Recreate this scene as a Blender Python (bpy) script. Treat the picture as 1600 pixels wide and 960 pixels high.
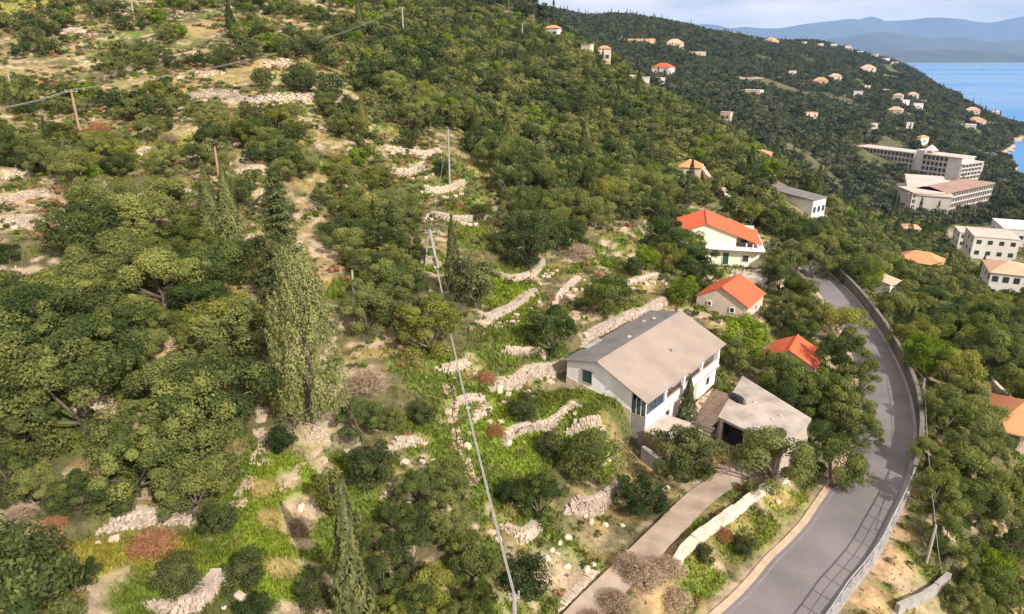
import bpy, math, random
import numpy as np
from mathutils import Vector, Matrix
random.seed(7); RNG = np.random.default_rng(11)
for o in list(bpy.data.objects): bpy.data.objects.remove(o)
SC = bpy.context.scene; COL = SC.collection
R = math.radians
# ------------------------------------------------------------------ camera, sky, sun, exposure
CAMZ = 100.0; PITCH = R(20.3); F = 1067.0
cd = bpy.data.cameras.new('camera'); cam = bpy.data.objects.new('camera', cd); COL.objects.link(cam)
cd.sensor_width = 36; cd.lens = 36*F/1600; cd.clip_start = 0.5; cd.clip_end = 80000
cam.location = (0, 0, CAMZ); cam.rotation_euler = (math.pi/2-PITCH, 0, 0)
SC.camera = cam
SUN_AZ, SUN_EL = R(143), R(36)
W = bpy.data.worlds.new('World'); SC.world = W; W.use_nodes = True
nt = W.node_tree; N = nt.nodes; L = nt.links; N.clear()
wo = N.new('ShaderNodeOutputWorld'); bg = N.new('ShaderNodeBackground'); bg.inputs['Strength'].default_value = 0.15
sk = N.new('ShaderNodeTexSky'); sk.sky_type = 'NISHITA'; sk.sun_disc = False
sk.sun_elevation = SUN_EL; sk.sun_rotation = SUN_AZ; sk.altitude = 100; sk.air_density = 1.0; sk.dust_density = 1.6; sk.ozone_density = 1.5
tc = N.new('ShaderNodeTexCoord'); mp = N.new('ShaderNodeMapping'); mp.inputs['Scale'].default_value = (1.0, 1.0, 5.0)
cn = N.new('ShaderNodeTexNoise'); cn.inputs['Scale'].default_value = 3.2; cn.inputs['Detail'].default_value = 7; cn.inputs['Roughness'].default_value = .55
cr = N.new('ShaderNodeValToRGB'); cr.color_ramp.elements[0].position = .40; cr.color_ramp.elements[1].position = .60
cr.color_ramp.elements[0].color = (3.6, 3.15, 3.0, 1); cr.color_ramp.elements[1].color = (6.9, 5.75, 5.1, 1)
cm = N.new('ShaderNodeMixRGB'); cm.inputs['Fac'].default_value = .88
L.new(tc.outputs['Generated'], mp.inputs['Vector']); L.new(mp.outputs['Vector'], cn.inputs['Vector'])
L.new(cn.outputs['Fac'], cr.inputs['Fac']); L.new(cr.outputs['Color'], cm.inputs['Color2'])
L.new(sk.outputs['Color'], cm.inputs['Color1']); L.new(cm.outputs['Color'], bg.inputs['Color']); L.new(bg.outputs[0], wo.inputs['Surface'])
sl = bpy.data.lights.new('sun', 'SUN'); sl.energy = 4.0; sl.angle = R(0.6); sl.color = (1.0, .925, .82)
so = bpy.data.objects.new('sun', sl); COL.objects.link(so)
SDIR = Vector((math.sin(SUN_AZ)*math.cos(SUN_EL), math.cos(SUN_AZ)*math.cos(SUN_EL), math.sin(SUN_EL)))
so.rotation_euler = SDIR.to_track_quat('Z', 'Y').to_euler(); so.location = (60, -60, 220)
vs = SC.view_settings; vs.view_transform = 'Standard'; vs.look = 'None'; vs.exposure = 0.82; vs.gamma = 1; vs.use_curve_mapping = False
cy = SC.cycles; cy.use_denoising = True; cy.max_bounces = 5; cy.diffuse_bounces = 2; cy.glossy_bounces = 2; cy.transmission_bounces = 3; cy.transparent_max_bounces = 4; cy.volume_bounces = 0
cy.caustics_reflective = False; cy.caustics_refractive = False
# ------------------------------------------------------------------ projection helpers (metres; camera above the origin)
SP, CP = math.sin(PITCH), math.cos(PITCH)
def ray(px, py):
    a = (px-800)/F; b = (480-py)/F
    return np.array([a, CP+b*SP, -SP+b*CP])
def pt(px, py, D): return ray(px, py)*D + np.array([0, 0, CAMZ])
def ptz(px, py, z):
    r = ray(px, py); return r*((z-CAMZ)/r[2]) + np.array([0, 0, CAMZ])
def proj(x, y, z):
    zz = z-CAMZ; D = y*CP - zz*SP; up = y*SP + zz*CP
    return 800+F*x/D, 480-F*up/D, D
# ------------------------------------------------------------------ terrain height: thin plate spline over surveyed points
CT = [(0,960,30),(100,950,31),(300,950,33),(500,950,36),(700,950,39),(850,950,42),(940,950,43.5),(0,1150,24),(500,1150,29),(940,1150,36),
(0,700,42),(300,700,45),(450,640,51),(600,700,49),(700,560,62),(800,700,54),(900,800,51),(0,500,54),(300,500,60),(0,350,72),(300,350,76),
(120,205,112),(0,205,108),(0,100,150),(0,0,205),(0,-100,260),(250,160,125),(300,0,215),(450,100,150),(650,65,215),(650,0,270),(650,-60,330),(300,-90,300),
(500,250,105),(650,250,118),(800,250,145),(700,400,85),(550,400,80),(850,430,90),(900,350,112),(1000,300,150),(950,200,205),(850,120,240),(800,40,300),
(850,19,335),(897,70,320),(948,101,300),(1005,155,280),(1075,183,265),(1140,220,248),(1178,244,235),(1225,277,215),(1272,323,190),(1075,290,178),
(850,40,480),(897,95,420),(948,130,400),(1005,180,380),(1075,205,360),(1140,235,340),(1225,290,290),(1272,330,260),
(850,20,1000),(1100,150,560),(1000,110,700),(900,66,850),(900,27,1050),(1000,30,1150),(1000,60,900),(1110,54,1350),(1110,90,950),(1200,100,1000),(1200,67,1500),
(1290,68,1650),(1290,110,1050),(1250,170,640),(1250,230,450),(1350,105,1500),(1430,109,1600),(1400,150,900),(1486,145,1250),(1526,173,1080),(1567,194,960),(1600,205,905),
(1340,290,440),(1420,337,395),(1540,320,420),(1480,240,540),(1545,252,590),(1600,300,510),(1600,330,400),(1540,400,260),(1430,440,205),(1350,400,190),(1400,480,130),(1480,540,105),(1330,440,128),
(1600,560,110),(1600,470,175),(1500,700,68.5),(1600,700,73.5),(1590,900,57.5),(1450,900,50.5),(1400,950,47.3),(1600,800,65),(1400,1150,38),(1600,1150,44),
(1010,712,60.3),(1060,650,66.5),(898,578,67),(1040,490,83),(1150,435,105),(1200,440,108),(1127,493,90),(1100,330,130),(1240,560,82),(1180,730,60)]
ROADPX = [(1040,1120),(1140,1025),(1212,955),(1254,900),(1300,850),(1331,800),(1360,750),(1376,705),(1384,660),(1380,610),(1364,560),(1339,510),(1309,465),(1279,432),(1250,409),(1222,392),(1190,380)]
ROADZ = 65.0
def catmull(P, n=8):
    P = np.asarray(P, float); Q = np.vstack([2*P[0]-P[1], P, 2*P[-1]-P[-2]]); out = []
    for i in range(1, len(Q)-2):
        for t in np.linspace(0, 1, n, endpoint=False):
            p0, p1, p2, p3 = Q[i-1:i+3]
            out.append(.5*((2*p1)+(-p0+p2)*t+(2*p0-5*p1+4*p2-p3)*t*t+(-p0+3*p1-3*p2+p3)*t**3))
    out.append(P[-1]); return np.array(out)
ROAD = catmull([ptz(x, y, ROADZ)[:2] for x, y in ROADPX], 5)
cpts = [pt(*c) for c in CT]
cpts += [np.array([p[0], p[1], ROADZ]) for p in ROAD[::6]]
for wx, wy, wz in [(-100,2600,105),(400,2700,65),(100,1650,120),(260,1750,112),(520,1900,85),(900,3000,-5),(1500,2900,-8),(1190,2067,-8),(965,1575,-9),(885,1358,-9),(827,1196,-9),(790,1090,-9),(1250,1600,-10),(1100,1150,-12),(1000,900,-12),(700,560,-8),(640,500,-6),(520,430,-2),(600,800,-5)]:
    cpts.append(np.array([wx, wy, wz], float))
cpts += [ptz(x_, y_, z_) for x_, y_, z_ in ((1600,228,-6),(1596,244,-6),(1588,255,-6),(1602,262,-6),(1600,276,-6),(1640,240,-8),(1640,270,-8),(1545,238,7),(1572,226,6),(1560,262,10),(1578,282,9))]
cpts = np.array(cpts)
def uv(x, y):
    y = np.maximum(y, 12.0); return x/y*1.6, np.log(y)
cu, cv = uv(cpts[:,0], cpts[:,1]); ctv = (cpts[:,2]-CAMZ)/cpts[:,1]
def phi(r2): return np.where(r2 > 1e-12, .5*r2*np.log(r2+1e-20), 0)
n = len(cu); A = np.zeros((n+3, n+3))
A[:n,:n] = phi((cu[:,None]-cu)**2+(cv[:,None]-cv)**2) + np.eye(n)*2e-3
A[:n,n] = 1; A[:n,n+1] = cu; A[:n,n+2] = cv; A[n:,:n] = A[:n,n:].T
sol = np.linalg.solve(A, np.concatenate([ctv, [0,0,0]])); TW, TA = sol[:n], sol[n:]
def tps_exact(u, v):
    t = np.full(u.shape, TA[0]) + TA[1]*u + TA[2]*v
    for i in range(n): t = t + TW[i]*phi((u-cu[i])**2+(v-cv[i])**2)
    return t
TU = np.linspace(-2.2, 2.2, 300); TV = np.linspace(math.log(12), math.log(3600), 300); _u, _v = np.meshgrid(TU, TV); TT = tps_exact(_u.ravel(), _v.ravel()).reshape(300, 300)
def tps(x, y):
    u, v = uv(x, y); fu = np.clip((u-TU[0])/(TU[1]-TU[0]), 0, 298.99); fv = np.clip((v-TV[0])/(TV[1]-TV[0]), 0, 298.99); i = fu.astype(int); j = fv.astype(int); a = fu-i; b = fv-j
    t = (TT[j,i]*(1-a)+TT[j,i+1]*a)*(1-b)+(TT[j+1,i]*(1-a)+TT[j+1,i+1]*a)*b
    return CAMZ + np.maximum(y, 12.0)*t
def seg_dist(x, y, P):
    """distance to a polyline, signed side (+ left of travel), parameter 0..1 along it"""
    best = np.full(x.shape, 1e9); side = np.zeros(x.shape); par = np.zeros(x.shape)
    P = np.asarray(P)[:, :2]; ln = np.concatenate([[0], np.cumsum(np.hypot(*(P[1:]-P[:-1]).T))])
    for i in range(len(P)-1):
        dx, dy = P[i+1]-P[i]; l2 = dx*dx+dy*dy+1e-9
        t = np.clip(((x-P[i,0])*dx+(y-P[i,1])*dy)/l2, 0, 1)
        ex = x-P[i,0]-t*dx; ey = y-P[i,1]-t*dy; d = np.hypot(ex, ey); m = d < best
        best = np.where(m, d, best); side = np.where(m, np.sign(dx*ey-dy*ex), side)
        par = np.where(m, (ln[i]+t*math.sqrt(l2))/ln[-1], par)
    return best, side, par
def sm(a, b, x):
    t = np.clip((x-a)/(b-a), 0, 1); return t*t*(3-2*t)
def vnoise(x, y, s, seed=0):
    x = x/s; y = y/s; xi = np.floor(x).astype(np.int64); yi = np.floor(y).astype(np.int64); fx = x-xi; fy = y-yi
    def h(a, b):
        k = (a*374761393 + b*668265263 + seed*1442695041) & 0xFFFFFFFF
        k = ((k ^ (k >> 13))*1274126177) & 0xFFFFFFFF
        return ((k ^ (k >> 16)) & 0xFFFF)/65535.0
    fx = fx*fx*(3-2*fx); fy = fy*fy*(3-2*fy)
    return (h(xi,yi)*(1-fx)+h(xi+1,yi)*fx)*(1-fy)+(h(xi,yi+1)*(1-fx)+h(xi+1,yi+1)*fx)*fy
PADS = []      # (polygon centre x, y, axis angle, half u, half v, z, blend)
WALLS = []     # terrace walls in world coordinates: (P, h, side_up)
DRIVE = None
def height0(x, y):
    x = np.asarray(x, float); y = np.asarray(y, float)
    z = tps(x, y)
    nz = (vnoise(x, y, 9, 1)-.5)*.9 + (vnoise(x, y, 3.1, 2)-.5)*.35
    nz = nz*sm(14, 30, y) + (vnoise(x, y, 60, 3)-.5)*8*sm(180, 500, y)
    z = z + nz
    d, s, _ = seg_dist(x, y, ROAD)
    # left of travel (uphill) bank, right of travel falls away under the parapet
    w = 1-sm(3.3, np.where(s > 0, 8.0, 7.0), d); z = z*(1-w) + (ROADZ-.10)*w
    if DRIVE is not None:
        d, s, p = seg_dist(x, y, DRIVE[:, :2]); zz = np.interp(p, np.linspace(0, 1, len(DRIVE)), DRIVE[:, 2])
        w = 1-sm(1.9, 4.2, d); z = z*(1-w) + (zz-.08)*w
    for (cx, cy, an, hu, hv, pz, bl) in PADS:
        du = np.abs((x-cx)*math.cos(an)+(y-cy)*math.sin(an))-hu; dv = np.abs(-(x-cx)*math.sin(an)+(y-cy)*math.cos(an))-hv
        w = 1-sm(0, bl, np.hypot(np.maximum(du, 0), np.maximum(dv, 0))); z = z*(1-w)+pz*w
    return np.maximum(z, -3)
def height(x, y):
    z = height0(x, y)
    for P, h, up in WALLS:
        x0, y0 = P.min(0)-8; x1, y1 = P.max(0)+8
        m = (x > x0) & (x < x1) & (y > y0) & (y < y1)
        if not m.any(): continue
        d, s, p = seg_dist(x[m], y[m], P)
        ends = np.minimum(np.hypot(x[m]-P[0,0], y[m]-P[0,1]), np.hypot(x[m]-P[-1,0], y[m]-P[-1,1]))
        k = np.where((p < .001) | (p > .999), np.exp(-ends/1.0), 1.0)
        z[m] = z[m] + np.where(s*up > 0, .5, -.5)*h*np.exp(-(d/3.2)**1.5)*k*sm(.05, .35, d)
    return z
def hit(px, py, hf=height0):
    """where the view through a point of the photograph meets the ground"""
    r = ray(px, py); D = np.geomspace(18, 3500, 900)
    g = r[2]*D + CAMZ - hf(r[0]*D, r[1]*D); i = np.argmax(g < 0)
    if g[i] >= 0: return None
    for _ in range(3):
        DD = np.linspace(D[i-1], D[i], 12); g = r[2]*DD+CAMZ-hf(r[0]*DD, r[1]*DD); i = max(1, int(np.argmax(g < 0))); D = DD
    d = D[i]; return np.array([r[0]*d, r[1]*d, float(hf(np.array([r[0]*d]), np.array([r[1]*d]))[0])])
def hits(L_, hf=height0): return np.array([hit(x, y, hf) for x, y in L_])
# gridded heights: columns follow bearing, rows follow distance, so near ground is fine and far ground coarse
class Grid:
    def __init__(s, hf, nu, nv, u0=-1.2, u1=1.25, y0=13.0, y1=3400.0):
        s.u0, s.u1, s.v0, s.v1, s.nu, s.nv = u0, u1, math.log(y0), math.log(y1), nu, nv
        s.U, s.V = np.meshgrid(np.linspace(u0, u1, nu), np.linspace(s.v0, s.v1, nv))
        s.Y = np.exp(s.V); s.X = s.U*s.Y; s.Z = hf(s.X.ravel(), s.Y.ravel()).reshape(s.X.shape)
    def __call__(s, x, y):
        x = np.asarray(x, float); y = np.maximum(np.asarray(y, float), 13.01)
        fu = np.clip((x/y-s.u0)/(s.u1-s.u0)*(s.nu-1), 0, s.nu-1.001); fv = np.clip((np.log(y)-s.v0)/(s.v1-s.v0)*(s.nv-1), 0, s.nv-1.001)
        i = fu.astype(int); j = fv.astype(int); a = fu-i; b = fv-j; Z = s.Z
        return (Z[j,i]*(1-a)+Z[j,i+1]*a)*(1-b)+(Z[j+1,i]*(1-a)+Z[j+1,i+1]*a)*b
# ------------------------------------------------------------------ materials
MATS = {}
def col(c): return (c[0], c[1], c[2], 1)
def material(name, c1, c2=None, rough=.85, scale=3.0, bump=0.0, bscale=None, spec=.3, detail=5, stretch=(1,1,1), objtint=False, metallic=0):
    if name in MATS: return MATS[name]
    m = bpy.data.materials.new(name); m.use_nodes = True; t = m.node_tree; b = t.nodes['Principled BSDF']
    b.inputs['Roughness'].default_value = rough; b.inputs['Specular IOR Level'].default_value = spec; b.inputs['Metallic'].default_value = metallic
    c2 = c2 or tuple(v*.75 for v in c1)
    tc = t.nodes.new('ShaderNodeTexCoord'); mp = t.nodes.new('ShaderNodeMapping'); mp.inputs['Scale'].default_value = stretch
    n1 = t.nodes.new('ShaderNodeTexNoise'); n1.inputs['Scale'].default_value = scale; n1.inputs['Detail'].default_value = detail; n1.inputs['Roughness'].default_value = .62
    mx = t.nodes.new('ShaderNodeMixRGB'); mx.inputs[1].default_value = col(c1); mx.inputs[2].default_value = col(c2)
    rp = t.nodes.new('ShaderNodeValToRGB'); rp.color_ramp.elements[0].position = .35; rp.color_ramp.elements[1].position = .68
    t.links.new(tc.outputs['Object'], mp.inputs['Vector']); t.links.new(mp.outputs[0], n1.inputs['Vector']); t.links.new(n1.outputs['Fac'], rp.inputs['Fac'])
    t.links.new(rp.outputs['Color'], mx.inputs['Fac']); out = mx.outputs['Color']
    if objtint:
        oi = t.nodes.new('ShaderNodeObjectInfo'); mu = t.nodes.new('ShaderNodeMixRGB'); mu.blend_type = 'MULTIPLY'; mu.inputs[0].default_value = 1
        t.links.new(out, mu.inputs[1]); t.links.new(oi.outputs['Color'], mu.inputs[2]); out = mu.outputs['Color']
    t.links.new(out, b.inputs['Base Color'])
    if bump:
        n2 = t.nodes.new('ShaderNodeTexNoise'); n2.inputs['Scale'].default_value = bscale or scale*6; n2.inputs['Detail'].default_value = 4
        bp = t.nodes.new('ShaderNodeBump'); bp.inputs['Strength'].default_value = bump; bp.inputs['Distance'].default_value = .05
        t.links.new(mp.outputs[0], n2.inputs['Vector']); t.links.new(n2.outputs['Fac'], bp.inputs['Height']); t.links.new(bp.outputs[0], b.inputs['Normal'])
    MATS[name] = m; return m
def leaf_material(name, c1, c2, trans=.35, spread=.5):
    m = bpy.data.materials.new(name); m.use_nodes = True; t = m.node_tree; t.nodes.clear(); nd = t.nodes; lk = t.links
    o = nd.new('ShaderNodeOutputMaterial'); df = nd.new('ShaderNodeBsdfDiffuse'); tr = nd.new('ShaderNodeBsdfTranslucent'); mx = nd.new('ShaderNodeMixShader'); mx.inputs[0].default_value = trans
    at = nd.new('ShaderNodeAttribute'); at.attribute_name = 'tone'; oi = nd.new('ShaderNodeObjectInfo')
    ad = nd.new('ShaderNodeMath'); ad.operation = 'MULTIPLY_ADD'; ad.inputs[1].default_value = spread; ad.inputs[2].default_value = -.5*spread
    a2 = nd.new('ShaderNodeMath'); a2.operation = 'ADD'; a2.use_clamp = True
    lk.new(oi.outputs['Random'], ad.inputs[0]); lk.new(ad.outputs[0], a2.inputs[0]); lk.new(at.outputs['Fac'], a2.inputs[1])
    mc = nd.new('ShaderNodeMixRGB'); mc.inputs[1].default_value = col(c1); mc.inputs[2].default_value = col(c2); lk.new(a2.outputs[0], mc.inputs[0])
    mu = nd.new('ShaderNodeMixRGB'); mu.blend_type = 'MULTIPLY'; mu.inputs[0].default_value = 1; lk.new(mc.outputs[0], mu.inputs[1]); lk.new(oi.outputs['Color'], mu.inputs[2])
    lk.new(mu.outputs[0], df.inputs['Color'])
    hs = nd.new('ShaderNodeHueSaturation'); hs.inputs['Value'].default_value = 1.15; hs.inputs['Saturation'].default_value = 1.1; lk.new(mu.outputs[0], hs.inputs['Color']); lk.new(hs.outputs[0], tr.inputs['Color'])
    lk.new(df.outputs[0], mx.inputs[1]); lk.new(tr.outputs[0], mx.inputs[2]); lk.new(mx.outputs[0], o.inputs['Surface']); MATS[name] = m; return m
def M(n): return MATS[n]
# ------------------------------------------------------------------ mesh builder and object helpers
class MB:
    def __init__(s): s.v = []; s.f = []
    def poly(s, pts, faces):
        k = len(s.v); s.v += [tuple(map(float, p)) for p in pts]; s.f += [tuple(k+i for i in f) for f in faces]; return s
    def box(s, c, h, ax=0.0, jit=0.0):
        """box with centre c, half sizes h, turned by ax about z"""
        ca, sa = math.cos(ax), math.sin(ax); P = []
        for dz in (-1, 1):
            for dx, dy in ((-1,-1),(1,-1),(1,1),(-1,1)):
                x = dx*h[0]*(1+random.uniform(-jit, jit)); y = dy*h[1]*(1+random.uniform(-jit, jit)); z = dz*h[2]*(1+random.uniform(-jit, jit))
                P.append((c[0]+x*ca-y*sa, c[1]+x*sa+y*ca, c[2]+z))
        return s.poly(P, [(3,2,1,0),(4,5,6,7),(0,1,5,4),(1,2,6,5),(2,3,7,6),(3,0,4,7)])
    def prism(s, base, z0, z1):
        n = len(base); P = [(p[0], p[1], z0) for p in base]+[(p[0], p[1], z1) for p in base]
        return s.poly(P, [tuple(range(n))[::-1], tuple(range(n, 2*n))]+[(i, (i+1) % n, n+(i+1) % n, n+i) for i in range(n)])
    def slab(s, pts, th):
        """flat or tilted sheet of points given a thickness th straight down"""
        n = len(pts); P = list(pts)+[(p[0], p[1], p[2]-th) for p in pts]
        return s.poly(P, [tuple(range(n)), tuple(range(n, 2*n))[::-1]]+[(i, n+i, n+(i+1) % n, (i+1) % n) for i in range(n)])
    def tube(s, pts, rad, n=6, cap=True):
        pts = [Vector(p) for p in pts]; rad = [rad]*len(pts) if not hasattr(rad, '__len__') else rad; k = len(s.v); up = Vector((.13, .21, .97))
        for i, p in enumerate(pts):
            d = (pts[min(i+1, len(pts)-1)]-pts[max(i-1, 0)]).normalized(); a = d.cross(up)
            if a.length < .05: a = d.cross(Vector((1, 0, 0)))
            a.normalize(); b = d.cross(a)
            for j in range(n):
                q = p+(a*math.cos(2*math.pi*j/n)+b*math.sin(2*math.pi*j/n))*rad[i]; s.v.append(tuple(q))
        for i in range(len(pts)-1):
            for j in range(n): s.f.append((k+i*n+j, k+i*n+(j+1) % n, k+(i+1)*n+(j+1) % n, k+(i+1)*n+j))
        if cap: s.f.append(tuple(k+j for j in range(n))[::-1]); s.f.append(tuple(k+(len(pts)-1)*n+j for j in range(n)))
        return s
    def build(s, name, m, parent=None, smooth=False):
        me = bpy.data.meshes.new(name); me.from_pydata(s.v, [], s.f); me.materials.append(M(m) if isinstance(m, str) else m)
        if smooth: me.polygons.foreach_set('use_smooth', [True]*len(me.polygons))
        me.update(); return obj(name, me, parent)
def obj(name, me, parent=None):
    o = bpy.data.objects.new(name, me); COL.objects.link(o)
    if parent is not None: o.parent = parent
    return o
def tag(o, label=None, cat=None, group=None, kind=None):
    if label: o['label'] = label
    if cat: o['category'] = cat
    if group: o['group'] = group
    if kind: o['kind'] = kind
    return o
def empty(name, loc, label, cat, group=None, rz=0, sc=1):
    o = bpy.data.objects.new(name, None); COL.objects.link(o); o.location = [float(v) for v in loc]; o.rotation_euler = (0, 0, rz); o.scale = (sc, sc, sc); o.empty_display_size = .3
    return tag(o, label, cat, group)
# ------------------------------------------------------------------ palette
material('asphalt', (.185,.168,.172), (.122,.112,.115), .9, .16, .25, 30, detail=8)
material('concrete', (.47,.40,.34), (.33,.28,.235), .9, .7, .3, 9, detail=8)
material('concrete_grey', (.33,.31,.29), (.20,.19,.178), .9, .8, .3, 9, detail=8)
material('shoulder', (.50,.38,.28), (.36,.27,.19), .95, 1.2, .5, 8, detail=8)
material('whitewash', (.80,.77,.71), (.56,.53,.48), .85, .55, .2, 9, detail=8)
material('white_wall', (.86,.85,.85), (.62,.60,.585), .8, .45, .15, 6, detail=8, stretch=(1,1,.35))
material('cream_wall', (.80,.74,.58), (.70,.64,.50), .85, .5, .15, 6)
material('beige_wall', (.58,.49,.40), (.44,.37,.30), .88, .6, .25, 6)
material('stone_wall', (.58,.48,.37), (.36,.29,.22), .92, 1.4, .6, 7, detail=8)
material('tan_roof', (.29,.24,.203), (.225,.187,.158), .85, .3, .2, 8, detail=9, stretch=(1,1,1))
material('grey_roof', (.17,.158,.152), (.11,.102,.10), .88, .6, .25, 8, detail=9)
material('red_tile', (.56,.11,.042), (.36,.085,.042), .85, 1.3, .4, 14, detail=8)
material('orange_tile', (.60,.25,.11), (.46,.20,.10), .8, .5, .25, 8, detail=8)
material('peach_tile', (.55,.33,.22), (.44,.27,.19), .85, .4, .25, 8, detail=8)
material('glass', (.035,.05,.055), (.02,.028,.03), .12, 2, 0, spec=.6)
material('glass_blue', (.055,.085,.11), (.03,.05,.07), .15, 2, 0, spec=.6)
material('shutter_green', (.03,.075,.06), (.02,.05,.045), .6, 3)
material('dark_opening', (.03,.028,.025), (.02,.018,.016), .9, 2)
material('wood', (.30,.19,.11), (.19,.12,.07), .85, 4, .3, 12, stretch=(1,1,.2))
material('pole_wood', (.36,.245,.15), (.24,.16,.10), .85, 4, .2, 12, stretch=(3,3,.2))
material('pole_grey', (.33,.31,.28), (.23,.215,.19), .85, 4, .2, 12)
material('metal_grey', (.42,.43,.44), (.30,.31,.32), .5, 4, 0, metallic=.3, spec=.5)
material('cable', (.40,.40,.38), (.30,.30,.28), .6, 6, 0)
material('rubble_white', (.66,.58,.48), (.40,.34,.27), .92, 1.1, .5, 7, detail=9)
leaf_material('leaf_mid', (.05,.075,.028), (.24,.25,.08), .42, 1.1)
material('wire', (.30,.29,.25), (.24,.23,.2), .6, 6, 0)
material('black_plastic', (.02,.02,.022), (.012,.012,.014), .45, 3, .2, 5)
material('dry_stone', (.55,.465,.385), (.38,.315,.25), .95, 1.1, .7, 8, detail=8, objtint=True)
material('path_soil', (.42,.325,.24), (.29,.22,.15), .95, .9, .6, 9, detail=8)
material('parapet_dark', (.17,.15,.135), (.09,.08,.07), .95, .5, .4, 6, detail=9)  # dark mottled tone over the whole parapet, darker than the kerb concrete
material('drive_soil', (.39,.31,.24), (.23,.18,.135), .95, .45, .5, 5, detail=10)
material('slab_dirty', (.40,.35,.305), (.215,.19,.165), .95, .45, .4, 6, detail=10)
material('worn_line', (.25,.23,.225), (.17,.155,.155), .9, 1.5, .2, 9, detail=9)
material('paving', (.52,.40,.30), (.38,.29,.22), .9, .8, .3, 7, detail=8)
material('bark', (.15,.115,.085), (.09,.07,.055), .95, 5, .6, 14)
material('hotel_wall', (.53,.49,.44), (.44,.405,.365), .85, .15, .1, 3)
material('hotel_white', (.60,.57,.53), (.49,.465,.43), .85, .15, .1, 3)
material('hotel_roof', (.50,.43,.38), (.39,.335,.295), .9, .1, .1, 3)
material('hotel_red_roof', (.33,.215,.17), (.26,.17,.14), .9, .1, .1, 3)
material('villa_wall', (.56,.48,.39), (.45,.385,.31), .85, .2, 0)
material('rock', (.47,.36,.27), (.27,.205,.16), .95, .25, .8, 1.6, detail=9)
leaf_material('leaf_olive', (.058,.086,.03), (.24,.256,.08), .45, .9)
leaf_material('leaf_dark', (.036,.052,.022), (.115,.13,.045), .3)
leaf_material('leaf_bright', (.07,.12,.015), (.20,.27,.03), .4)
leaf_material('leaf_cypress', (.07,.092,.036), (.235,.24,.10), .35)
leaf_material('leaf_far', (.032,.048,.03), (.14,.148,.075), .3, 1.1)
leaf_material('twig_russet', (.20,.085,.04), (.36,.19,.10), .1)
leaf_material('twig_grey', (.22,.16,.11), (.42,.32,.22), .1)
leaf_material('blades', (.6,.6,.6), (1,1,1), .35, .5)
# ------------------------------------------------------------------ levelled ground: driveway and house platforms
H1O = np.array([7.75, 56.1]); H1A = R(50.9); H1U = np.array([math.cos(H1A), math.sin(H1A)]); H1V = np.array([H1U[1], -H1U[0]])
DRIVE = None
_d = [(868,1010,67.4),(915,955,67.2),(980,890,67.0),(1040,830,66.8),(1092,778,66.6),(1140,745,66.4),(1180,720,66.3)]
_dw = np.array([ptz(x, y, z) for x, y, z in _d]); DRIVE = catmull(_dw, 5)
c = H1O+H1U*8.4+H1V*4.2; c = H1O+H1U*11.0+H1V*4.6; PADS.append((c[0], c[1], H1A, 6.2, 2.8, 66.7, 2.0))
c = H1O-H1U*2.2-H1V*.9; PADS.append((c[0], c[1], H1A, 1.9, 3.0, 71.0, 2.6))
PADS.append((23.3, 57.2, R(-60), 5.0, 3.0, 66.2, 1.5))
PADS.append((33.5, 110.7, R(-13.3), 8.5, 6.5, 68.2, 5))
PADS.append((29.7, 88.0, R(54.4), 4.2, 4.0, 67.3, 3))
PADS.append((33.4, 73.4, R(60), 4.0, 4.0, 65.4, 3))
G0 = Grid(height0, 420, 460)
def hit0(x, y): return hit(x, y, G0)
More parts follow.
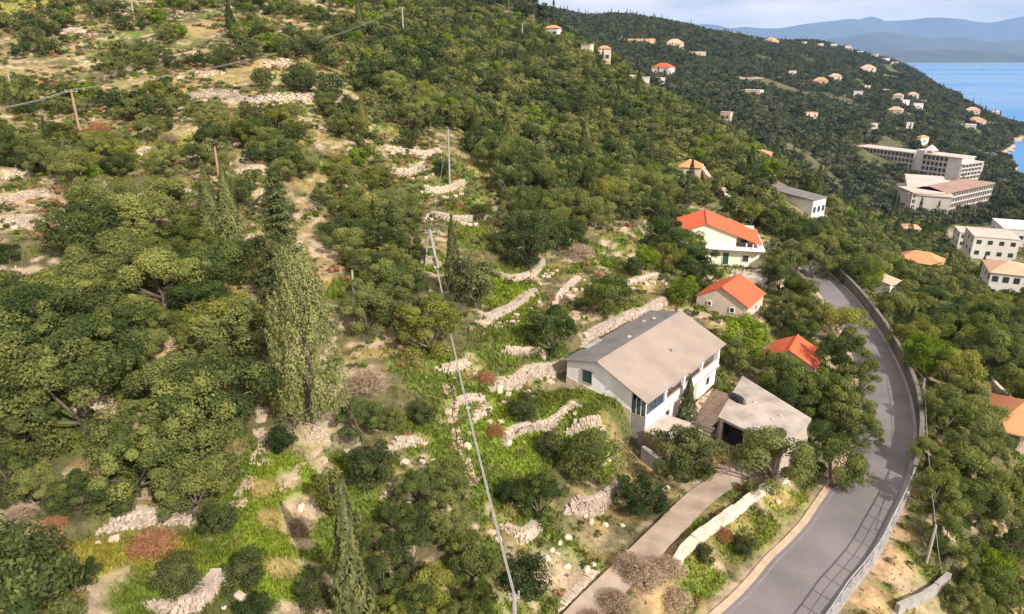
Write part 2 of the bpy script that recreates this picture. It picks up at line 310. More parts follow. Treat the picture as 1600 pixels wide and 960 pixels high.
# dry stone walls of the terraces: (points in the photograph, height in metres, label)
WALLDEF = [
([(145,824),(200,818),(232,810),(302,810)], 1.5, 'straight pale dry stone wall behind the russet bush'),
([(228,930),(258,952),(300,944),(330,918),(346,892)], 1.2, 'crescent shaped dry stone wall at the bottom left below a dark bush'),
([(468,682),(512,674)], 1.6, 'short pale stone wall right of the dark bush under the feathery cypress'),
([(524,678),(562,688)], 1.5, 'short sloping stone wall below the grey leafless shrub'),
([(675,572),(700,579),(734,567)], 1.0, 'thin curved stone wall crossed by the thick grey cable'),
([(738,498),(770,494),(805,477),(840,456)], 1.3, 'long curved stone wall left of the big round dark olive tree'),
([(772,424),(800,436),(830,430),(851,410)], 1.3, 'bowed stone wall above the long curved terrace wall'),
([(600,262),(640,271),(663,258)], 1.7, 'upper of the two small pale walls in the upper terrace clearing'),
([(652,292),(690,298),(727,286)], 1.5, 'lower of the two small pale walls in the upper terrace clearing'),
([(758,602),(800,600),(830,580),(893,570)], 1.7, 'broad tumbled stone wall ending at the white house gable'),
([(780,692),(812,670),(870,656),(906,632)], 1.1, 'low stone wall running down from the white house gable'),
([(878,790),(920,792),(946,782),(969,756)], 2.2, 'tall pale retaining wall above the driveway'),
([(775,812),(815,840),(842,820)], 1.3, 'sagging curved stone wall beside the thick grey cable'),
([(905,537),(950,512),(1000,491),(1042,470)], 1.9, 'long retaining wall behind the grey roof slope of the white house'),
([(288,152),(350,149),(400,157),(500,156)], 2.6, 'longest pale terrace wall in the upper left'),
([(404,102),(462,100)], 2.4, 'short terrace wall on the straw coloured slope in the upper left'),
([(-10,312),(85,306)], 1.7, 'upper pale terrace wall at the left edge'),
([(-10,348),(76,347)], 1.6, 'lower pale terrace wall at the left edge'),
([(364,270),(417,266)], 1.5, 'pale terrace wall right of the two slim cypresses'),
([(866,955),(900,922),(932,888)], .8, 'low rubble wall along the left side of the driveway'),
([(588,772),(642,760)], 1.0, 'short stone wall right of the slim bottom cypress top'),
([(640,404),(692,412)], 1.6, 'stone wall behind the foot of the double power pole'),
([(758,386),(792,404)], 1.3, 'stone wall right of the slim cypress near the double power pole'),
([(975,446),(1030,432)], .9, 'low wall between the two bright green trees and the dark olive'),
([(735,658),(764,634)], .9, 'small sloping wall left of the dark bush by the white house'),
([(200,238),(262,232)], 1.4, 'rubble terrace wall below the wooden power pole'),
([(640,742),(668,736),(702,738)], 1.0, 'thin stone wall between the lower grove and the cable'),
([(598,704),(630,696),(664,690)], 1.0, 'thin stone wall right of the dark spreading bush'),
([(690,446),(715,452),(738,450)], 1.1, 'thin stone wall at the foot of the pale grey-green bush'),
([(776,548),(815,556),(852,556)], 1.0, 'thin stone wall under the big round dark olive'),
([(862,478),(882,452),(905,432)], 1.1, 'thin curved wall climbing left of the olive behind the house'),
([(596,232),(640,238),(690,236)], 1.4, 'highest thin wall in the upper terrace clearing'),
([(664,332),(710,342),(762,340)], 1.2, 'thin wall in the flowery upper clearing'),
([(700,640),(735,628),(768,632)], 1.0, 'thin wall crossing under the cable left of the house'),
([(880,665),(915,660),(948,672)], .9, 'thin wall under the white house gable'),
([(395,300),(440,305)], 1.2, 'thin wall left of the dark tiered conifer top'),
([(455,652),(545,660)], 0, ''),
([(0,272),(60,270)], 1.3, 'topmost pale terrace wall at the left edge'),
([(940,345),(985,352)], 1.4, 'stone wall of the small ruin above the bright green trees'),
([(575,205),(650,200)], 0, ''),
([(80,488),(150,462)], 1.4, 'pale wall in the gap of the left olive grove'),
([(105,640),(160,626)], 1.1, 'pale wall in the lower gap of the left olive grove'),
([(280,118),(350,112)], 1.2, 'low wall on the straw slope above the longest terrace wall'),
([(95,50),(140,48)], 2.0, 'pale wall among trees near the grey pole at the top left'),
]
WD = []
for pl, h, lab in WALLDEF:
    if h <= 0: continue
    P = hits(pl, G0)[:, :2]; P = catmull(P, 5) if len(P) > 2 else np.array([P[0]+(P[1]-P[0])*t for t in np.linspace(0, 1, 6)])
    mid = len(P)//2; t = P[mid+1]-P[mid-1]; t /= np.hypot(*t); nrm = np.array([-t[1], t[0]])
    q = P[mid]+nrm*1.5; r = P[mid]-nrm*1.5
    up = 1 if G0(q[0], q[1]) > G0(r[0], r[1]) else -1
    h *= .72; WALLS.append((P, h, up)); WD.append((P, h, up, nrm, lab))
G = Grid(height, 760, 820)
def gz(x, y): return float(G(np.array([x]), np.array([y]))[0])
def hitg(x, y):
    for k in range(0, 60, 2):
        p = hit(x, y+k, G)
        if p is not None: return p
# ------------------------------------------------------------------ ground sheet
X, Y, Z = G.X.ravel(), G.Y.ravel(), G.Z.ravel()
base = np.array([.105,.098,.045]); green = np.array([.11,.15,.026]); straw = np.array([.30,.225,.095]); soil = np.array([.42,.32,.225]); lush = np.array([.15,.205,.022]); ygreen = np.array([.23,.225,.035]); ochre = np.array([.47,.31,.17])
n1 = vnoise(X, Y, 5.5, 21)*.6+vnoise(X, Y, 1.7, 22)*.4; n2 = vnoise(X, Y, 7, 23)*.5+vnoise(X, Y, 1.3, 24)*.5; n3 = vnoise(X, Y, 3.0, 25)*.55+vnoise(X, Y, .8, 26)*.45
tint = base[None]+(green-base)[None]*sm(.42, .68, n1)[:, None]
tint = tint+(straw-tint)*(sm(.55, .8, n2)*.75)[:, None]
upl = (1-sm(-.30, -.02, X/Y))*sm(70, 110, Y)*(1-sm(230, 300, Y)); tint = tint+(soil-tint)*(sm(.60, .74, n3)*.85)[:, None]; tint = tint+(straw-tint)*(upl*sm(.4, .65, n2)*.5)[:, None]; tint = tint+(soil-tint)*(upl*sm(.54, .66, n3)*.65)[:, None]
def zone(px, py, r, c, w=1.0, ry=None):
    global tint
    p = hit0(px, py); D = proj(*p)[2]; rx = r*D/F; dep = max(.25, math.atan2(CAMZ-p[2], p[1])); ryw = (ry or r*.6)*D/F/math.sin(dep)
    d = np.hypot((X-p[0])/rx, (Y-p[1])/ryw) + (n2-.5)*.9
    k = (1-sm(.5, 1.1, d))*w*(.5+.5*sm(.32, .62, n3*.5+n1*.5)); tint = tint+(np.asarray(c)[None]-tint)*k[:, None]
for a in [(450,770,75,lush),(430,840,70,lush),(475,715,45,lush),(415,900,60,lush),(330,900,40,lush,.7),(215,850,85,ygreen),(150,870,60,ygreen),(230,930,70,green),
 (452,752,18,soil,.8),(425,812,24,straw,.9),(475,850,18,soil,.7),(438,888,26,straw,.9),(505,722,20,soil,.8),(475,795,34,soil,.8),(410,765,22,straw,.9),(455,830,14,soil,.7),(440,630,45,ygreen,.8),(320,45,40,straw),(300,120,60,straw),(420,90,60,straw),(25,262,60,soil,.7),(30,325,80,soil,.8),(40,5,60,ygreen),
 (800,445,50,lush),(790,470,50,lush,.8),(830,525,60,green),(780,560,60,green),(935,615,55,lush,.8),(820,650,70,lush,.8),(790,700,60,lush,.7),(930,720,50,lush),(870,640,60,green),
 (700,600,60,green),(860,830,90,green,.7),(930,830,60,soil,.5),(880,900,70,soil,.45),(740,330,45,lush,.7),(700,270,60,green,.7),(620,280,50,green,.5),(460,215,40,lush,.8),(250,230,45,ygreen,.7),(400,300,60,soil,.4),(370,265,50,soil,.6),
 (1000,905,75,ochre,.8),(1040,860,45,ochre,.7),(1150,850,60,lush,.7),(1230,790,50,lush),(1190,830,45,lush),(1100,900,50,lush),(1270,745,30,lush,.7),(1215,775,30,ochre,.6),(1150,815,35,ochre,.5),
 (1380,880,50,ochre),(1350,930,50,ochre),(1440,940,60,soil,.7),(1400,830,30,ochre,.8),(125,475,42,soil),(150,640,30,soil),(160,670,20,soil),(263,557,14,ochre),(340,575,14,ochre),(505,415,35,ochre,.9),(400,460,12,soil),
 (30,800,60,soil,.7),(60,830,50,straw),(570,590,40,soil,.6),(480,665,50,soil,.7),(545,665,40,soil,.7),(120,925,40,soil,.6),(470,800,25,soil,.8),(1010,455,50,straw,.6),(960,470,60,green,.6),(1180,600,40,soil,.5),(1215,445,25,soil),(1580,650,60,ochre,.6),(1560,610,30,soil,.8)]:
    zone(*a)
far = sm(250, 450, Y); tint = tint+(np.array([.075,.075,.04])[None]-tint)*(far*.75)[:, None]
dr, sr, _ = seg_dist(X, Y, ROAD); k = (1-sm(2.6, 3.9, dr))*.9; tint = tint+(np.array([.40,.30,.21])[None]-tint)*k[:, None]
coast = (1-sm(1.0, 3.5, Z))*(Y > 200); tint = tint+(np.array([.40,.30,.23])[None]-tint)*coast[:, None]
nu, nv = G.nu, G.nv
idx = np.arange(nu*nv).reshape(nv, nu); quads = np.stack([idx[:-1,:-1], idx[:-1,1:], idx[1:,1:], idx[1:,:-1]], -1).reshape(-1, 4)
me = bpy.data.meshes.new('hillside_ground'); me.vertices.add(len(X)); me.vertices.foreach_set('co', np.stack([X, Y, Z], 1).ravel())
me.loops.add(quads.size); me.loops.foreach_set('vertex_index', quads.ravel()); me.polygons.add(len(quads))
me.polygons.foreach_set('loop_start', np.arange(0, quads.size, 4)); me.polygons.foreach_set('loop_total', np.full(len(quads), 4)); me.polygons.foreach_set('use_smooth', np.ones(len(quads), bool)); me.update()
ca = me.color_attributes.new('tint', 'FLOAT_COLOR', 'POINT'); ca.data.foreach_set('color', np.concatenate([np.clip(tint, .01, 1), np.ones((len(X), 1))], 1).ravel())
gm = bpy.data.materials.new('ground'); gm.use_nodes = True; t = gm.node_tree; b = t.nodes['Principled BSDF']; b.inputs['Roughness'].default_value = .95; b.inputs['Specular IOR Level'].default_value = .15
at = t.nodes.new('ShaderNodeAttribute'); at.attribute_name = 'tint'; tcn = t.nodes.new('ShaderNodeTexCoord')
na = t.nodes.new('ShaderNodeTexNoise'); na.inputs['Scale'].default_value = 1.1; na.inputs['Detail'].default_value = 9; na.inputs['Roughness'].default_value = .72
ra = t.nodes.new('ShaderNodeMapRange'); ra.inputs['From Min'].default_value = .3; ra.inputs['From Max'].default_value = .7; ra.inputs['To Min'].default_value = .5; ra.inputs['To Max'].default_value = 1.45
mu = t.nodes.new('ShaderNodeMixRGB'); mu.blend_type = 'MULTIPLY'; mu.inputs[0].default_value = 1
t.links.new(tcn.outputs['Object'], na.inputs['Vector']); t.links.new(na.outputs['Fac'], ra.inputs['Value']); t.links.new(at.outputs['Color'], mu.inputs[1]); t.links.new(ra.outputs[0], mu.inputs[2])
t.links.new(mu.outputs[0], b.inputs['Base Color'])
bp = t.nodes.new('ShaderNodeBump'); bp.inputs['Strength'].default_value = .8; bp.inputs['Distance'].default_value = .25; t.links.new(na.outputs['Fac'], bp.inputs['Height']); t.links.new(bp.outputs[0], b.inputs['Normal'])
MATS['ground'] = gm; me.materials.append(gm); ground = obj('hillside_ground', me); tag(ground, 'terraced hillside ground with grass, straw and pale soil', kind='structure')
# ------------------------------------------------------------------ sea
wm = bpy.data.materials.new('sea_water'); wm.use_nodes = True; t = wm.node_tree; b = t.nodes['Principled BSDF']
b.inputs['Base Color'].default_value = (.012,.17,.42,1); b.inputs['Roughness'].default_value = .22; b.inputs['IOR'].default_value = 1.33; b.inputs['Specular IOR Level'].default_value = .14
tcn = t.nodes.new('ShaderNodeTexCoord'); nn = t.nodes.new('ShaderNodeTexNoise'); nn.inputs['Scale'].default_value = .12; nn.inputs['Detail'].default_value = 6
bp = t.nodes.new('ShaderNodeBump'); bp.inputs['Strength'].default_value = .5; bp.inputs['Distance'].default_value = .6
t.links.new(tcn.outputs['Object'], nn.inputs['Vector']); t.links.new(nn.outputs['Fac'], bp.inputs['Height']); t.links.new(bp.outputs[0], b.inputs['Normal'])
nb = t.nodes.new('ShaderNodeTexNoise'); nb.inputs['Scale'].default_value = .0011; nb.inputs['Detail'].default_value = 3
mpw = t.nodes.new('ShaderNodeMapping'); mpw.inputs['Scale'].default_value = (.3, 1, 1); t.links.new(tcn.outputs['Object'], mpw.inputs['Vector']); t.links.new(mpw.outputs[0], nb.inputs['Vector'])
mr = t.nodes.new('ShaderNodeMapRange'); mr.inputs['From Min'].default_value = .38; mr.inputs['From Max'].default_value = .62; mr.inputs['To Min'].default_value = .16; mr.inputs['To Max'].default_value = .42
t.links.new(nb.outputs['Fac'], mr.inputs['Value']); t.links.new(mr.outputs[0], b.inputs['Roughness']); MATS['sea_water'] = wm
tag(MB().poly([(-15000,200,0),(28000,200,0),(28000,30000,0),(-15000,30000,0)], [(0,1,2,3)]).build('sea', wm), 'blue sea beyond the headland', kind='structure')
# ------------------------------------------------------------------ far mountains across the water
material('mountain', (.045,.055,.045), (.10,.09,.07), .95, .0006, 0, detail=9)
material('far_shore', (.03,.04,.03), (.09,.08,.06), .95, .002, 0, detail=9)
def mountain(name, y0, depth, prof, seed, m, label):
    """ridge across the view: prof = [(px, py of crest)]"""
    xs = np.linspace(-7000, 24000, 200); nd = 14; V = []
    rx = [(ptz_y(px, py, y0+depth*.5)) for px, py in prof]
    hx = [p[0] for p in rx]; hz = [p[1] for p in rx]
    for j in range(nd):
        f = j/(nd-1); y = y0+depth*f; sh = math.sin(math.pi*f)**.8
        cz = np.interp(xs, hx, hz)
        nz = (vnoise(xs, np.full(xs.shape, y), 1500, seed)-.5)*.35+(vnoise(xs, np.full(xs.shape, y), 500, seed+1)-.5)*.16
        nz = nz*(1 if j != nd//2 else .35)
        V += [(x, y+(vnoise(np.array([x]), np.array([0.]), 2500, seed+5)[0]-.5)*900*(0 if 0 < f else 1), max(-3, z*sh*(1+n_)-(3 if f in (0, 1) else 0))) for x, z, n_ in zip(xs, cz, nz)]
    k = len(xs); Fc = [(j*k+i, j*k+i+1, (j+1)*k+i+1, (j+1)*k+i) for j in range(nd-1) for i in range(k-1)]
    mb = MB(); mb.poly(V, Fc); o = mb.build(name, m, smooth=True); tag(o, label, kind='structure'); return o
def ptz_y(px, py, y):
    r = ray(px, py); D = y/r[1]; return r[0]*D, r[2]*D+CAMZ
mountain('far_shore', 9600, 2600, [(900,84),(1300,84),(1400,80),(1480,78),(1520,80),(1560,84),(1600,86),(1700,82),(1900,86)], 3, 'far_shore', 'low dark hills along the far shore of the sea')
mountain('near_range', 13500, 4000, [(900,76),(1250,72),(1330,58),(1370,52),(1410,56),(1440,64),(1480,60),(1530,65),(1565,66),(1600,62),(1700,55),(1900,66)], 31, 'mountain', 'middle blue mountain range beyond the sea')
mountain('far_range', 21000, 6000, [(700,60),(1000,50),(1120,44),(1170,40),(1210,44),(1260,37),(1300,31),(1350,29),(1390,33),(1450,35),(1500,36),(1560,35),(1600,33),(1750,30),(1950,40)], 63, 'mountain', 'tallest pale blue mountain range on the horizon')
hz = MB().box((5000, 14000, 748), (22000, 14600, 752.5)); hm = bpy.data.materials.new('haze_air'); hm.use_nodes = True; t = hm.node_tree; t.nodes.clear()
ho = t.nodes.new('ShaderNodeOutputMaterial'); pv = t.nodes.new('ShaderNodeVolumePrincipled'); pv.inputs['Density'].default_value = 4.4e-5; pv.inputs['Color'].default_value = (.30,.55,1,1); t.links.new(pv.outputs[0], ho.inputs['Volume'])
tag(hz.build('haze', hm), 'thin blue haze in the air over the bay', kind='stuff')
# ------------------------------------------------------------------ road, shoulder, parapet and railing
def strip(P, off0, off1, z, th, name, m, label=None, zs=None):
    mb = MB(); P = np.asarray(P)[:, :2]; T = np.gradient(P, axis=0); T /= np.hypot(T[:,0], T[:,1])[:, None]; Nn = np.stack([-T[:,1], T[:,0]], 1)
    a = P+Nn*off0; b_ = P+Nn*off1; k = len(P); zz = np.full(k, z) if zs is None else zs
    V = [(a[i,0], a[i,1], zz[i]) for i in range(k)]+[(b_[i,0], b_[i,1], zz[i]) for i in range(k)]+[(a[i,0], a[i,1], zz[i]-th) for i in range(k)]+[(b_[i,0], b_[i,1], zz[i]-th) for i in range(k)]
    Fc = []
    for i in range(k-1):
        Fc += [(i, k+i, k+i+1, i+1)[::-1], (i, i+1, 2*k+i+1, 2*k+i)[::-1], (k+i+1, k+i, 3*k+i, 3*k+i+1)[::-1]]
    mb.poly(V, Fc); o = mb.build(name, m)
    if label: tag(o, label, kind='structure')
    return o
RD = catmull(ROAD[::3], 4)
strip(RD, 2.3, -2.45, ROADZ, .2, 'road', 'asphalt', 'grey asphalt road curving round the hillside')
strip(RD, 2.85, 2.296, ROADZ-.008, .2, 'road_shoulder', 'shoulder', 'pale gravel strip along the uphill side of the road')
strip(RD, -2.446, -2.75, ROADZ-.006, .2, 'road_gutter', 'concrete_grey', 'grey gutter strip at the foot of the parapet')
strip(DRIVE, 1.0, -1.0, 0, .15, 'driveway', 'drive_soil', 'pale concrete driveway leading to the white house', zs=DRIVE[:, 2])
strip(RD, 2.02, 1.92, ROADZ+.004, .003, 'road_edge_line', 'worn_line', 'worn pale edge line along the uphill side of the road')
def offset(P, d):
    P = np.asarray(P)[:, :2]; T = np.gradient(P, axis=0); T /= np.hypot(T[:,0], T[:,1])[:, None]; return P+np.stack([-T[:,1], T[:,0]], 1)*d
PAR = offset(RD, -2.95); ln = np.concatenate([[0], np.cumsum(np.hypot(*(PAR[1:]-PAR[:-1]).T))])
def along(s): return np.array([np.interp(s, ln, PAR[:,0]), np.interp(s, ln, PAR[:,1])])
px_par = [proj(p[0], p[1], 66)[1] for p in PAR]
total = ln[-1]; s_split = float(np.interp(-735, -np.array(px_par), ln))      # solid parapet beyond this point, open railing nearer the camera
par = empty('road_parapet', (*along(s_split+30), ROADZ), 'long dark concrete parapet on the outer edge of the far road bend', 'wall')
def local(o, V): return [(v[0]-o.location[0], v[1]-o.location[1], v[2]-o.location[2]) for v in V]
s = s_split
while s < total-2:
    e = min(s+3.0, total-1); a, b_ = along(s+.012), along(e-.012); t = (b_-a)/np.hypot(*(b_-a)); nn = np.array([-t[1], t[0]])
    h = 1.5+random.uniform(-.03, .03)
    mb = MB(); mb.prism(local(par, [(*(a+nn*.17), 0), (*(a-nn*.17), 0), (*(b_-nn*.17), 0), (*(b_+nn*.17), 0)]), -1.2, h); mb.build('wall_panel', 'parapet_dark', par)
    mb = MB(); mb.prism(local(par, [(*(a+nn*.20), 0), (*(a-nn*.20), 0), (*(b_-nn*.20), 0), (*(b_+nn*.20), 0)]), h+.002, h+.07); mb.build('coping', 'parapet_dark', par)
    s = e
rl = empty('road_railing', (*along(s_split*.5), ROADZ), 'low concrete kerb wall with grey metal post railing beside the near road', 'railing')
s = 0
while s < s_split-.5:
    e = min(s+3.0, s_split-.02); a, b_ = along(s+.012), along(e-.012); t = (b_-a)/np.hypot(*(b_-a)); nn = np.array([-t[1], t[0]])
    mb = MB(); mb.prism(local(rl, [(*(a+nn*.2), 0), (*(a-nn*.16), 0), (*(b_-nn*.16), 0), (*(b_+nn*.2), 0)]), -1.5, .38+random.uniform(-.02, .02)); mb.build('kerb_block', 'concrete_grey', rl)
    s = e
s = .4
while s < s_split-.3:
    p = along(s); MB().tube(local(rl, [(p[0], p[1], ROADZ+.3), (p[0], p[1], ROADZ+1.45)]), .05, 6).build('post', 'metal_grey', rl); s += 1.9
for zz in (.95, 1.44):
    pts = [(*along(s), ROADZ+zz) for s in np.linspace(.4, s_split-.2, 40)]; MB().tube(local(rl, pts), .04 if zz > 1 else .018, 6).build('rail', 'metal_grey', rl)
# white wall between driveway and road bank
def wall_run(name, pts, h, th, m, label, cat, coping=None, pw=2.6, jit=.08):
    P = hits(pts, G); P = catmull(P[:, :2], 6); l = np.concatenate([[0], np.cumsum(np.hypot(*(P[1:]-P[:-1]).T))]); at_ = lambda s: np.array([np.interp(s, l, P[:,0]), np.interp(s, l, P[:,1])])
    w = empty(name, (*at_(l[-1]/2), gz(*at_(l[-1]/2))), label, cat); s = 0
    while s < l[-1]-.2:
        e = min(s+pw, l[-1]); a, b_ = at_(s+.003), at_(e-.003); t = (b_-a)/(np.hypot(*(b_-a))+1e-6); nn = np.array([-t[1], t[0]])*th/2; za, zb = gz(*a), gz(*b_); hh = h+random.uniform(-jit, jit); nn = nn*random.uniform(1-jit, 1+jit)
        V = local(w, [(*(a+nn), za-.9), (*(a-nn), za-.9), (*(b_-nn), zb-.9), (*(b_+nn), zb-.9), (*(a+nn), za+hh), (*(a-nn), za+hh), (*(b_-nn), zb+hh), (*(b_+nn), zb+hh)])
        mb = MB(); mb.poly(V, [(0,1,2,3),(7,6,5,4),(0,4,5,1),(1,5,6,2),(2,6,7,3),(3,7,4,0)]); mb.build('wall_panel', m, w); s = e
    return w
wall_run('whitewashed_wall', [(1055,888),(1068,866),(1100,838),(1140,810),(1175,782),(1205,762),(1235,748)], .75, .5, 'rubble_white', 'whitewashed low wall between driveway and road bank', 'wall', pw=1.5, jit=.1)
wall_run('garden_wall', [(1400,958),(1440,940),(1480,908)], .7, .32, 'concrete_grey', 'pale concrete wall stub at the bottom right among trees', 'wall')
wall_run('stone_ramp_wall', [(1092,268),(1112,292),(1128,306),(1146,334)], 2.2, 1.2, 'stone_wall', 'pale stone wall descending from the small stone house', 'wall', pw=4)
wall_run('lower_house_wall', [(1003,718),(1030,738)], 1.3, .4, 'concrete_grey', 'short grey wall at the foot of the white house porch', 'wall')
wall_run('roadside_terrace_wall', [(1528,578),(1545,600),(1572,628),(1600,648)], 1.0, .4, 'rubble_white', 'pale wall of the property at the right edge of the photo', 'wall')
# trodden paths
def path(pts, w, label, m='path_soil'):
    P = hits(pts, G)[:, :2]; P = catmull(P, 14); T = np.gradient(P, axis=0); T /= np.hypot(T[:,0], T[:,1])[:, None]; Nn = np.stack([-T[:,1], T[:,0]], 1); V = []; k = 9
    for i, p in enumerate(P):
        ww = w*(.7+.6*vnoise(np.array([p[0]]), np.array([p[1]]), 2, 71)[0])
        for j in range(k):
            q = p+Nn[i]*ww*(j/(k-1)-.5); V.append((q[0], q[1], gz(*q)+((.16*vnoise(np.array([q[0]]), np.array([q[1]]), .55, 73)[0]-.055) if 0 < j < k-1 else -.06)))
    o = MB().poly(V, [(i*k+j, i*k+j+1, (i+1)*k+j+1, (i+1)*k+j)[::-1] for i in range(len(P)-1) for j in range(k-1)]).build('path', m, smooth=True); tag(o, label, kind='structure')
path([(366,796),(384,762),(400,722),(416,692),(404,668),(414,628)], 1.1, 'trodden pale path climbing past the dark bush')
path([(228,808),(226,780),(222,750)], 1.0, 'short reddish path running up from the straight stone wall')
path([(440,770),(462,735),(500,700)], .6, 'faint stony path across the green meadow')
path([(700,600),(715,690),(730,720),(735,760)], 1.0, 'stony track beneath the thick grey cable')
path([(1030,121),(1080,117),(1130,121),(1180,122),(1230,119),(1270,122)], 9, 'pale road cut across the far wooded hill')
path([(1050,138),(1090,142),(1140,152)], 7, 'pale lower track on the far hill')
path([(1532,582),(1552,612),(1572,640)], 5, 'pale paved yard of the property at the right edge', 'concrete')
path([(1470,360),(1500,372),(1540,380),(1600,384)], 10, 'pale yard around the large white buildings')
# ------------------------------------------------------------------ dry stone terrace walls: every stone is a block of its own inside the wall
BUILT = []
def stones_wall(P, h, up, label, gi_):
    l = np.concatenate([[0], np.cumsum(np.hypot(*(P[1:]-P[:-1]).T))]); Lt = l[-1]; D = proj(P[len(P)//2][0], P[len(P)//2][1], 70)[2]; sz = max(.26, D*.0045)
    mid = np.array([np.interp(Lt/2, l, P[:,0]), np.interp(Lt/2, l, P[:,1])]); w = empty('terrace_wall', (*mid, gz(*mid)), label, 'stone wall', 'dry stone terrace walls')
    ox, oy, oz = w.location; mb = MB(); mt = MB(); s = 0
    def at_(s): return np.array([np.interp(s, l, P[:,0]), np.interp(s, l, P[:,1])])
    def base(s):
        c = at_(s); t = at_(min(s+.5, Lt))-at_(max(s-.5, 0)); t /= np.hypot(*t)+1e-9; nn = np.array([-t[1], t[0]])*up; lo = c-nn*.55; hi = c+nn*.5; return c, t, nn, gz(*lo), gz(*hi)
    c, t, nn, lo, hi = base(0); row = 0
    nrow = max(2, int((h+.35)/(sz*.6)))
    for row in range(nrow):
        s = random.uniform(0, sz*.6)-.2
        while s < Lt:
            ls = sz*random.uniform(.55, 1.35); c, t, nn, lo, hi = base(min(max(s+ls/2, 0), Lt)); e = min(1, (min(s, Lt-s)+.4)/1.6+.15); ztop = max(hi, lo+.45)+.08*random.random(); z0 = lo-.25; zt = z0+(ztop-z0)*e
            hh = (ztop-z0)/nrow; zc = z0+hh*(row+.5)
            if zc < zt and random.random() > .02:
                off = -nn*(.05+.04*random.random()-.12*(row/nrow)); q = c+off
                (mt if row == nrow-1 else mb).box((q[0]-ox, q[1]-oy, zc-oz), (ls*.47, .20+random.uniform(-.03, .05), hh*.47), math.atan2(t[1], t[0])+random.uniform(-.12, .12), .2)
            s += ls
    for m_, nm in ((mb, 'stone_courses'), (mt, 'cap_stones')):
        if m_.v:
            o = m_.build(nm, 'dry_stone', w); o['kind'] = 'stuff'; v = random.uniform(.72, 1.02); o.color = (v, v*random.uniform(.95, 1), v*random.uniform(.9, 1), 1)
    # loose stones fallen below the wall
    mr = MB()
    for _ in range(int(Lt*.9)):
        s = random.uniform(0, Lt); c, t, nn, lo, hi = base(s); q = c-nn*random.uniform(.5, 2.2); k = random.uniform(.08, .22)*max(1, D/60); mr.box((q[0]-ox, q[1]-oy, gz(*q)-oz+k*.3), (k*1.2, k, k*.7), random.uniform(0, 3), .25)
    if mr.v: o = mr.build('fallen_stones', 'dry_stone', w); o['kind'] = 'stuff'; o.color = (1.0, .96, .92, 1)
for i, (P, h, up, nrm, lab) in enumerate(WD): stones_wall(P, h, up, lab, i)
# ------------------------------------------------------------------ building helpers (local frames: x along the front, y into the house)
def corr(p00, p10, p11, p01, pitch, amp, th=.08):
    """ribbed sheet: ribs run from the edge p00-p10 to the edge p01-p11"""
    p00, p10, p11, p01 = map(np.array, (p00, p10, p11, p01)); n = max(4, int(np.linalg.norm(p10-p00)/pitch)*4); V = []
    for i in range(n+1):
        f = i/n; dz = np.array([0, 0, amp*math.sin(i*math.pi/2)]); a = p00+(p10-p00)*f+dz; b_ = p01+(p11-p01)*f+dz; V += [a, b_, a-np.array([0, 0, th]), b_-np.array([0, 0, th])]
    Fc = []
    for i in range(n):
        k = i*4; Fc += [(k, k+4, k+5, k+1), (k+2, k+3, k+7, k+6), (k, k+2, k+6, k+4), (k+1, k+5, k+7, k+3)]
    Fc += [(0, 1, 3, 2), (n*4, n*4+2, n*4+3, n*4+1)]; return MB().poly(V, Fc)
def wallp(outline, axis, at_, th):
    """upright wall: outline in (along, z); axis 'x' runs along x at y=at_, axis 'y' runs along y at x=at_"""
    n = len(outline); f = (lambda a, z, o: (a, at_+o, z)) if axis == 'x' else (lambda a, z, o: (at_+o, a, z)); V = [f(a, z, 0) for a, z in outline]+[f(a, z, th) for a, z in outline]
    return MB().poly(V, [tuple(range(n)), tuple(range(n, 2*n))[::-1]]+[(i, n+i, n+(i+1) % n, (i+1) % n) for i in range(n)])
def window(parent, c, w, h, face, m='glass', frame='white_wall', proud=.05, name='window'):
    """frame with a pane set back in it; face '-y', '+y', '-x' or '+x'"""
    x, y, z = c; t = .07; s_ = -1 if face[0] == '-' else 1
    if face[1] == 'y':
        fr = MB(); 
        for dx, dz, hw, hh in ((0, h/2, w/2+t, t/2), (0, -h/2, w/2+t, t/2), (-w/2, 0, t/2, h/2-t/2), (w/2, 0, t/2, h/2-t/2)): fr.box((x+dx, y+s_*proud, z+dz), (hw, .06, hh))
        pn = MB().box((x, y+s_*(proud-.02), z), (w/2-t/2, .02, h/2-t/2))
    else:
        fr = MB()
        for dy, dz, hw, hh in ((0, h/2, w/2+t, t/2), (0, -h/2, w/2+t, t/2), (-w/2, 0, t/2, h/2-t/2), (w/2, 0, t/2, h/2-t/2)): fr.box((x+s_*proud, y+dy, z+dz), (.06, hw, hh))
        pn = MB().box((x+s_*(proud-.02), y, z), (.02, w/2-t/2, h/2-t/2))
    f = fr.build(name, frame, parent); pn.build('pane', m, f); return f
# ------------------------------------------------------------------ the white house
h1 = empty('white_house', (*H1O, 66.7), 'white two storey house with tan front roof and grey rear roof beside the driveway', 'house', rz=H1A)
Lh = 16.8; BUILT.append((*(H1O+H1U*8), 3))
wallp([(3.5, -.5), (3.5, 6.42), (0, 7.18), (-3.5, 5.55), (-3.5, -.5)], 'y', .25, .25).build('gable_wall', 'white_wall', h1)
wallp([(3.52, 4.7), (-3.52, 3.5), (-3.52, -.7), (3.52, -.7)], 'y', .19, .057).build('plinth', 'stone_wall', h1)
wallp([(3.5, -.5), (3.5, 6.42), (0, 7.18), (-4.6, 5.0), (-4.6, -.5)], 'y', Lh-.5, .25).build('gable_wall', 'white_wall', h1)
wallp([(.5, -.5), (Lh-.5, -.5), (Lh-.5, 6.35), (.5, 6.35)], 'x', 3.22, .25).build('rear_wall', 'white_wall', h1)
wallp([(3.9, 2.55), (Lh-.5, 2.55), (Lh-.5, 5.5), (3.9, 5.5)], 'x', -3.2, .2).build('upper_wall', 'cream_wall', h1)
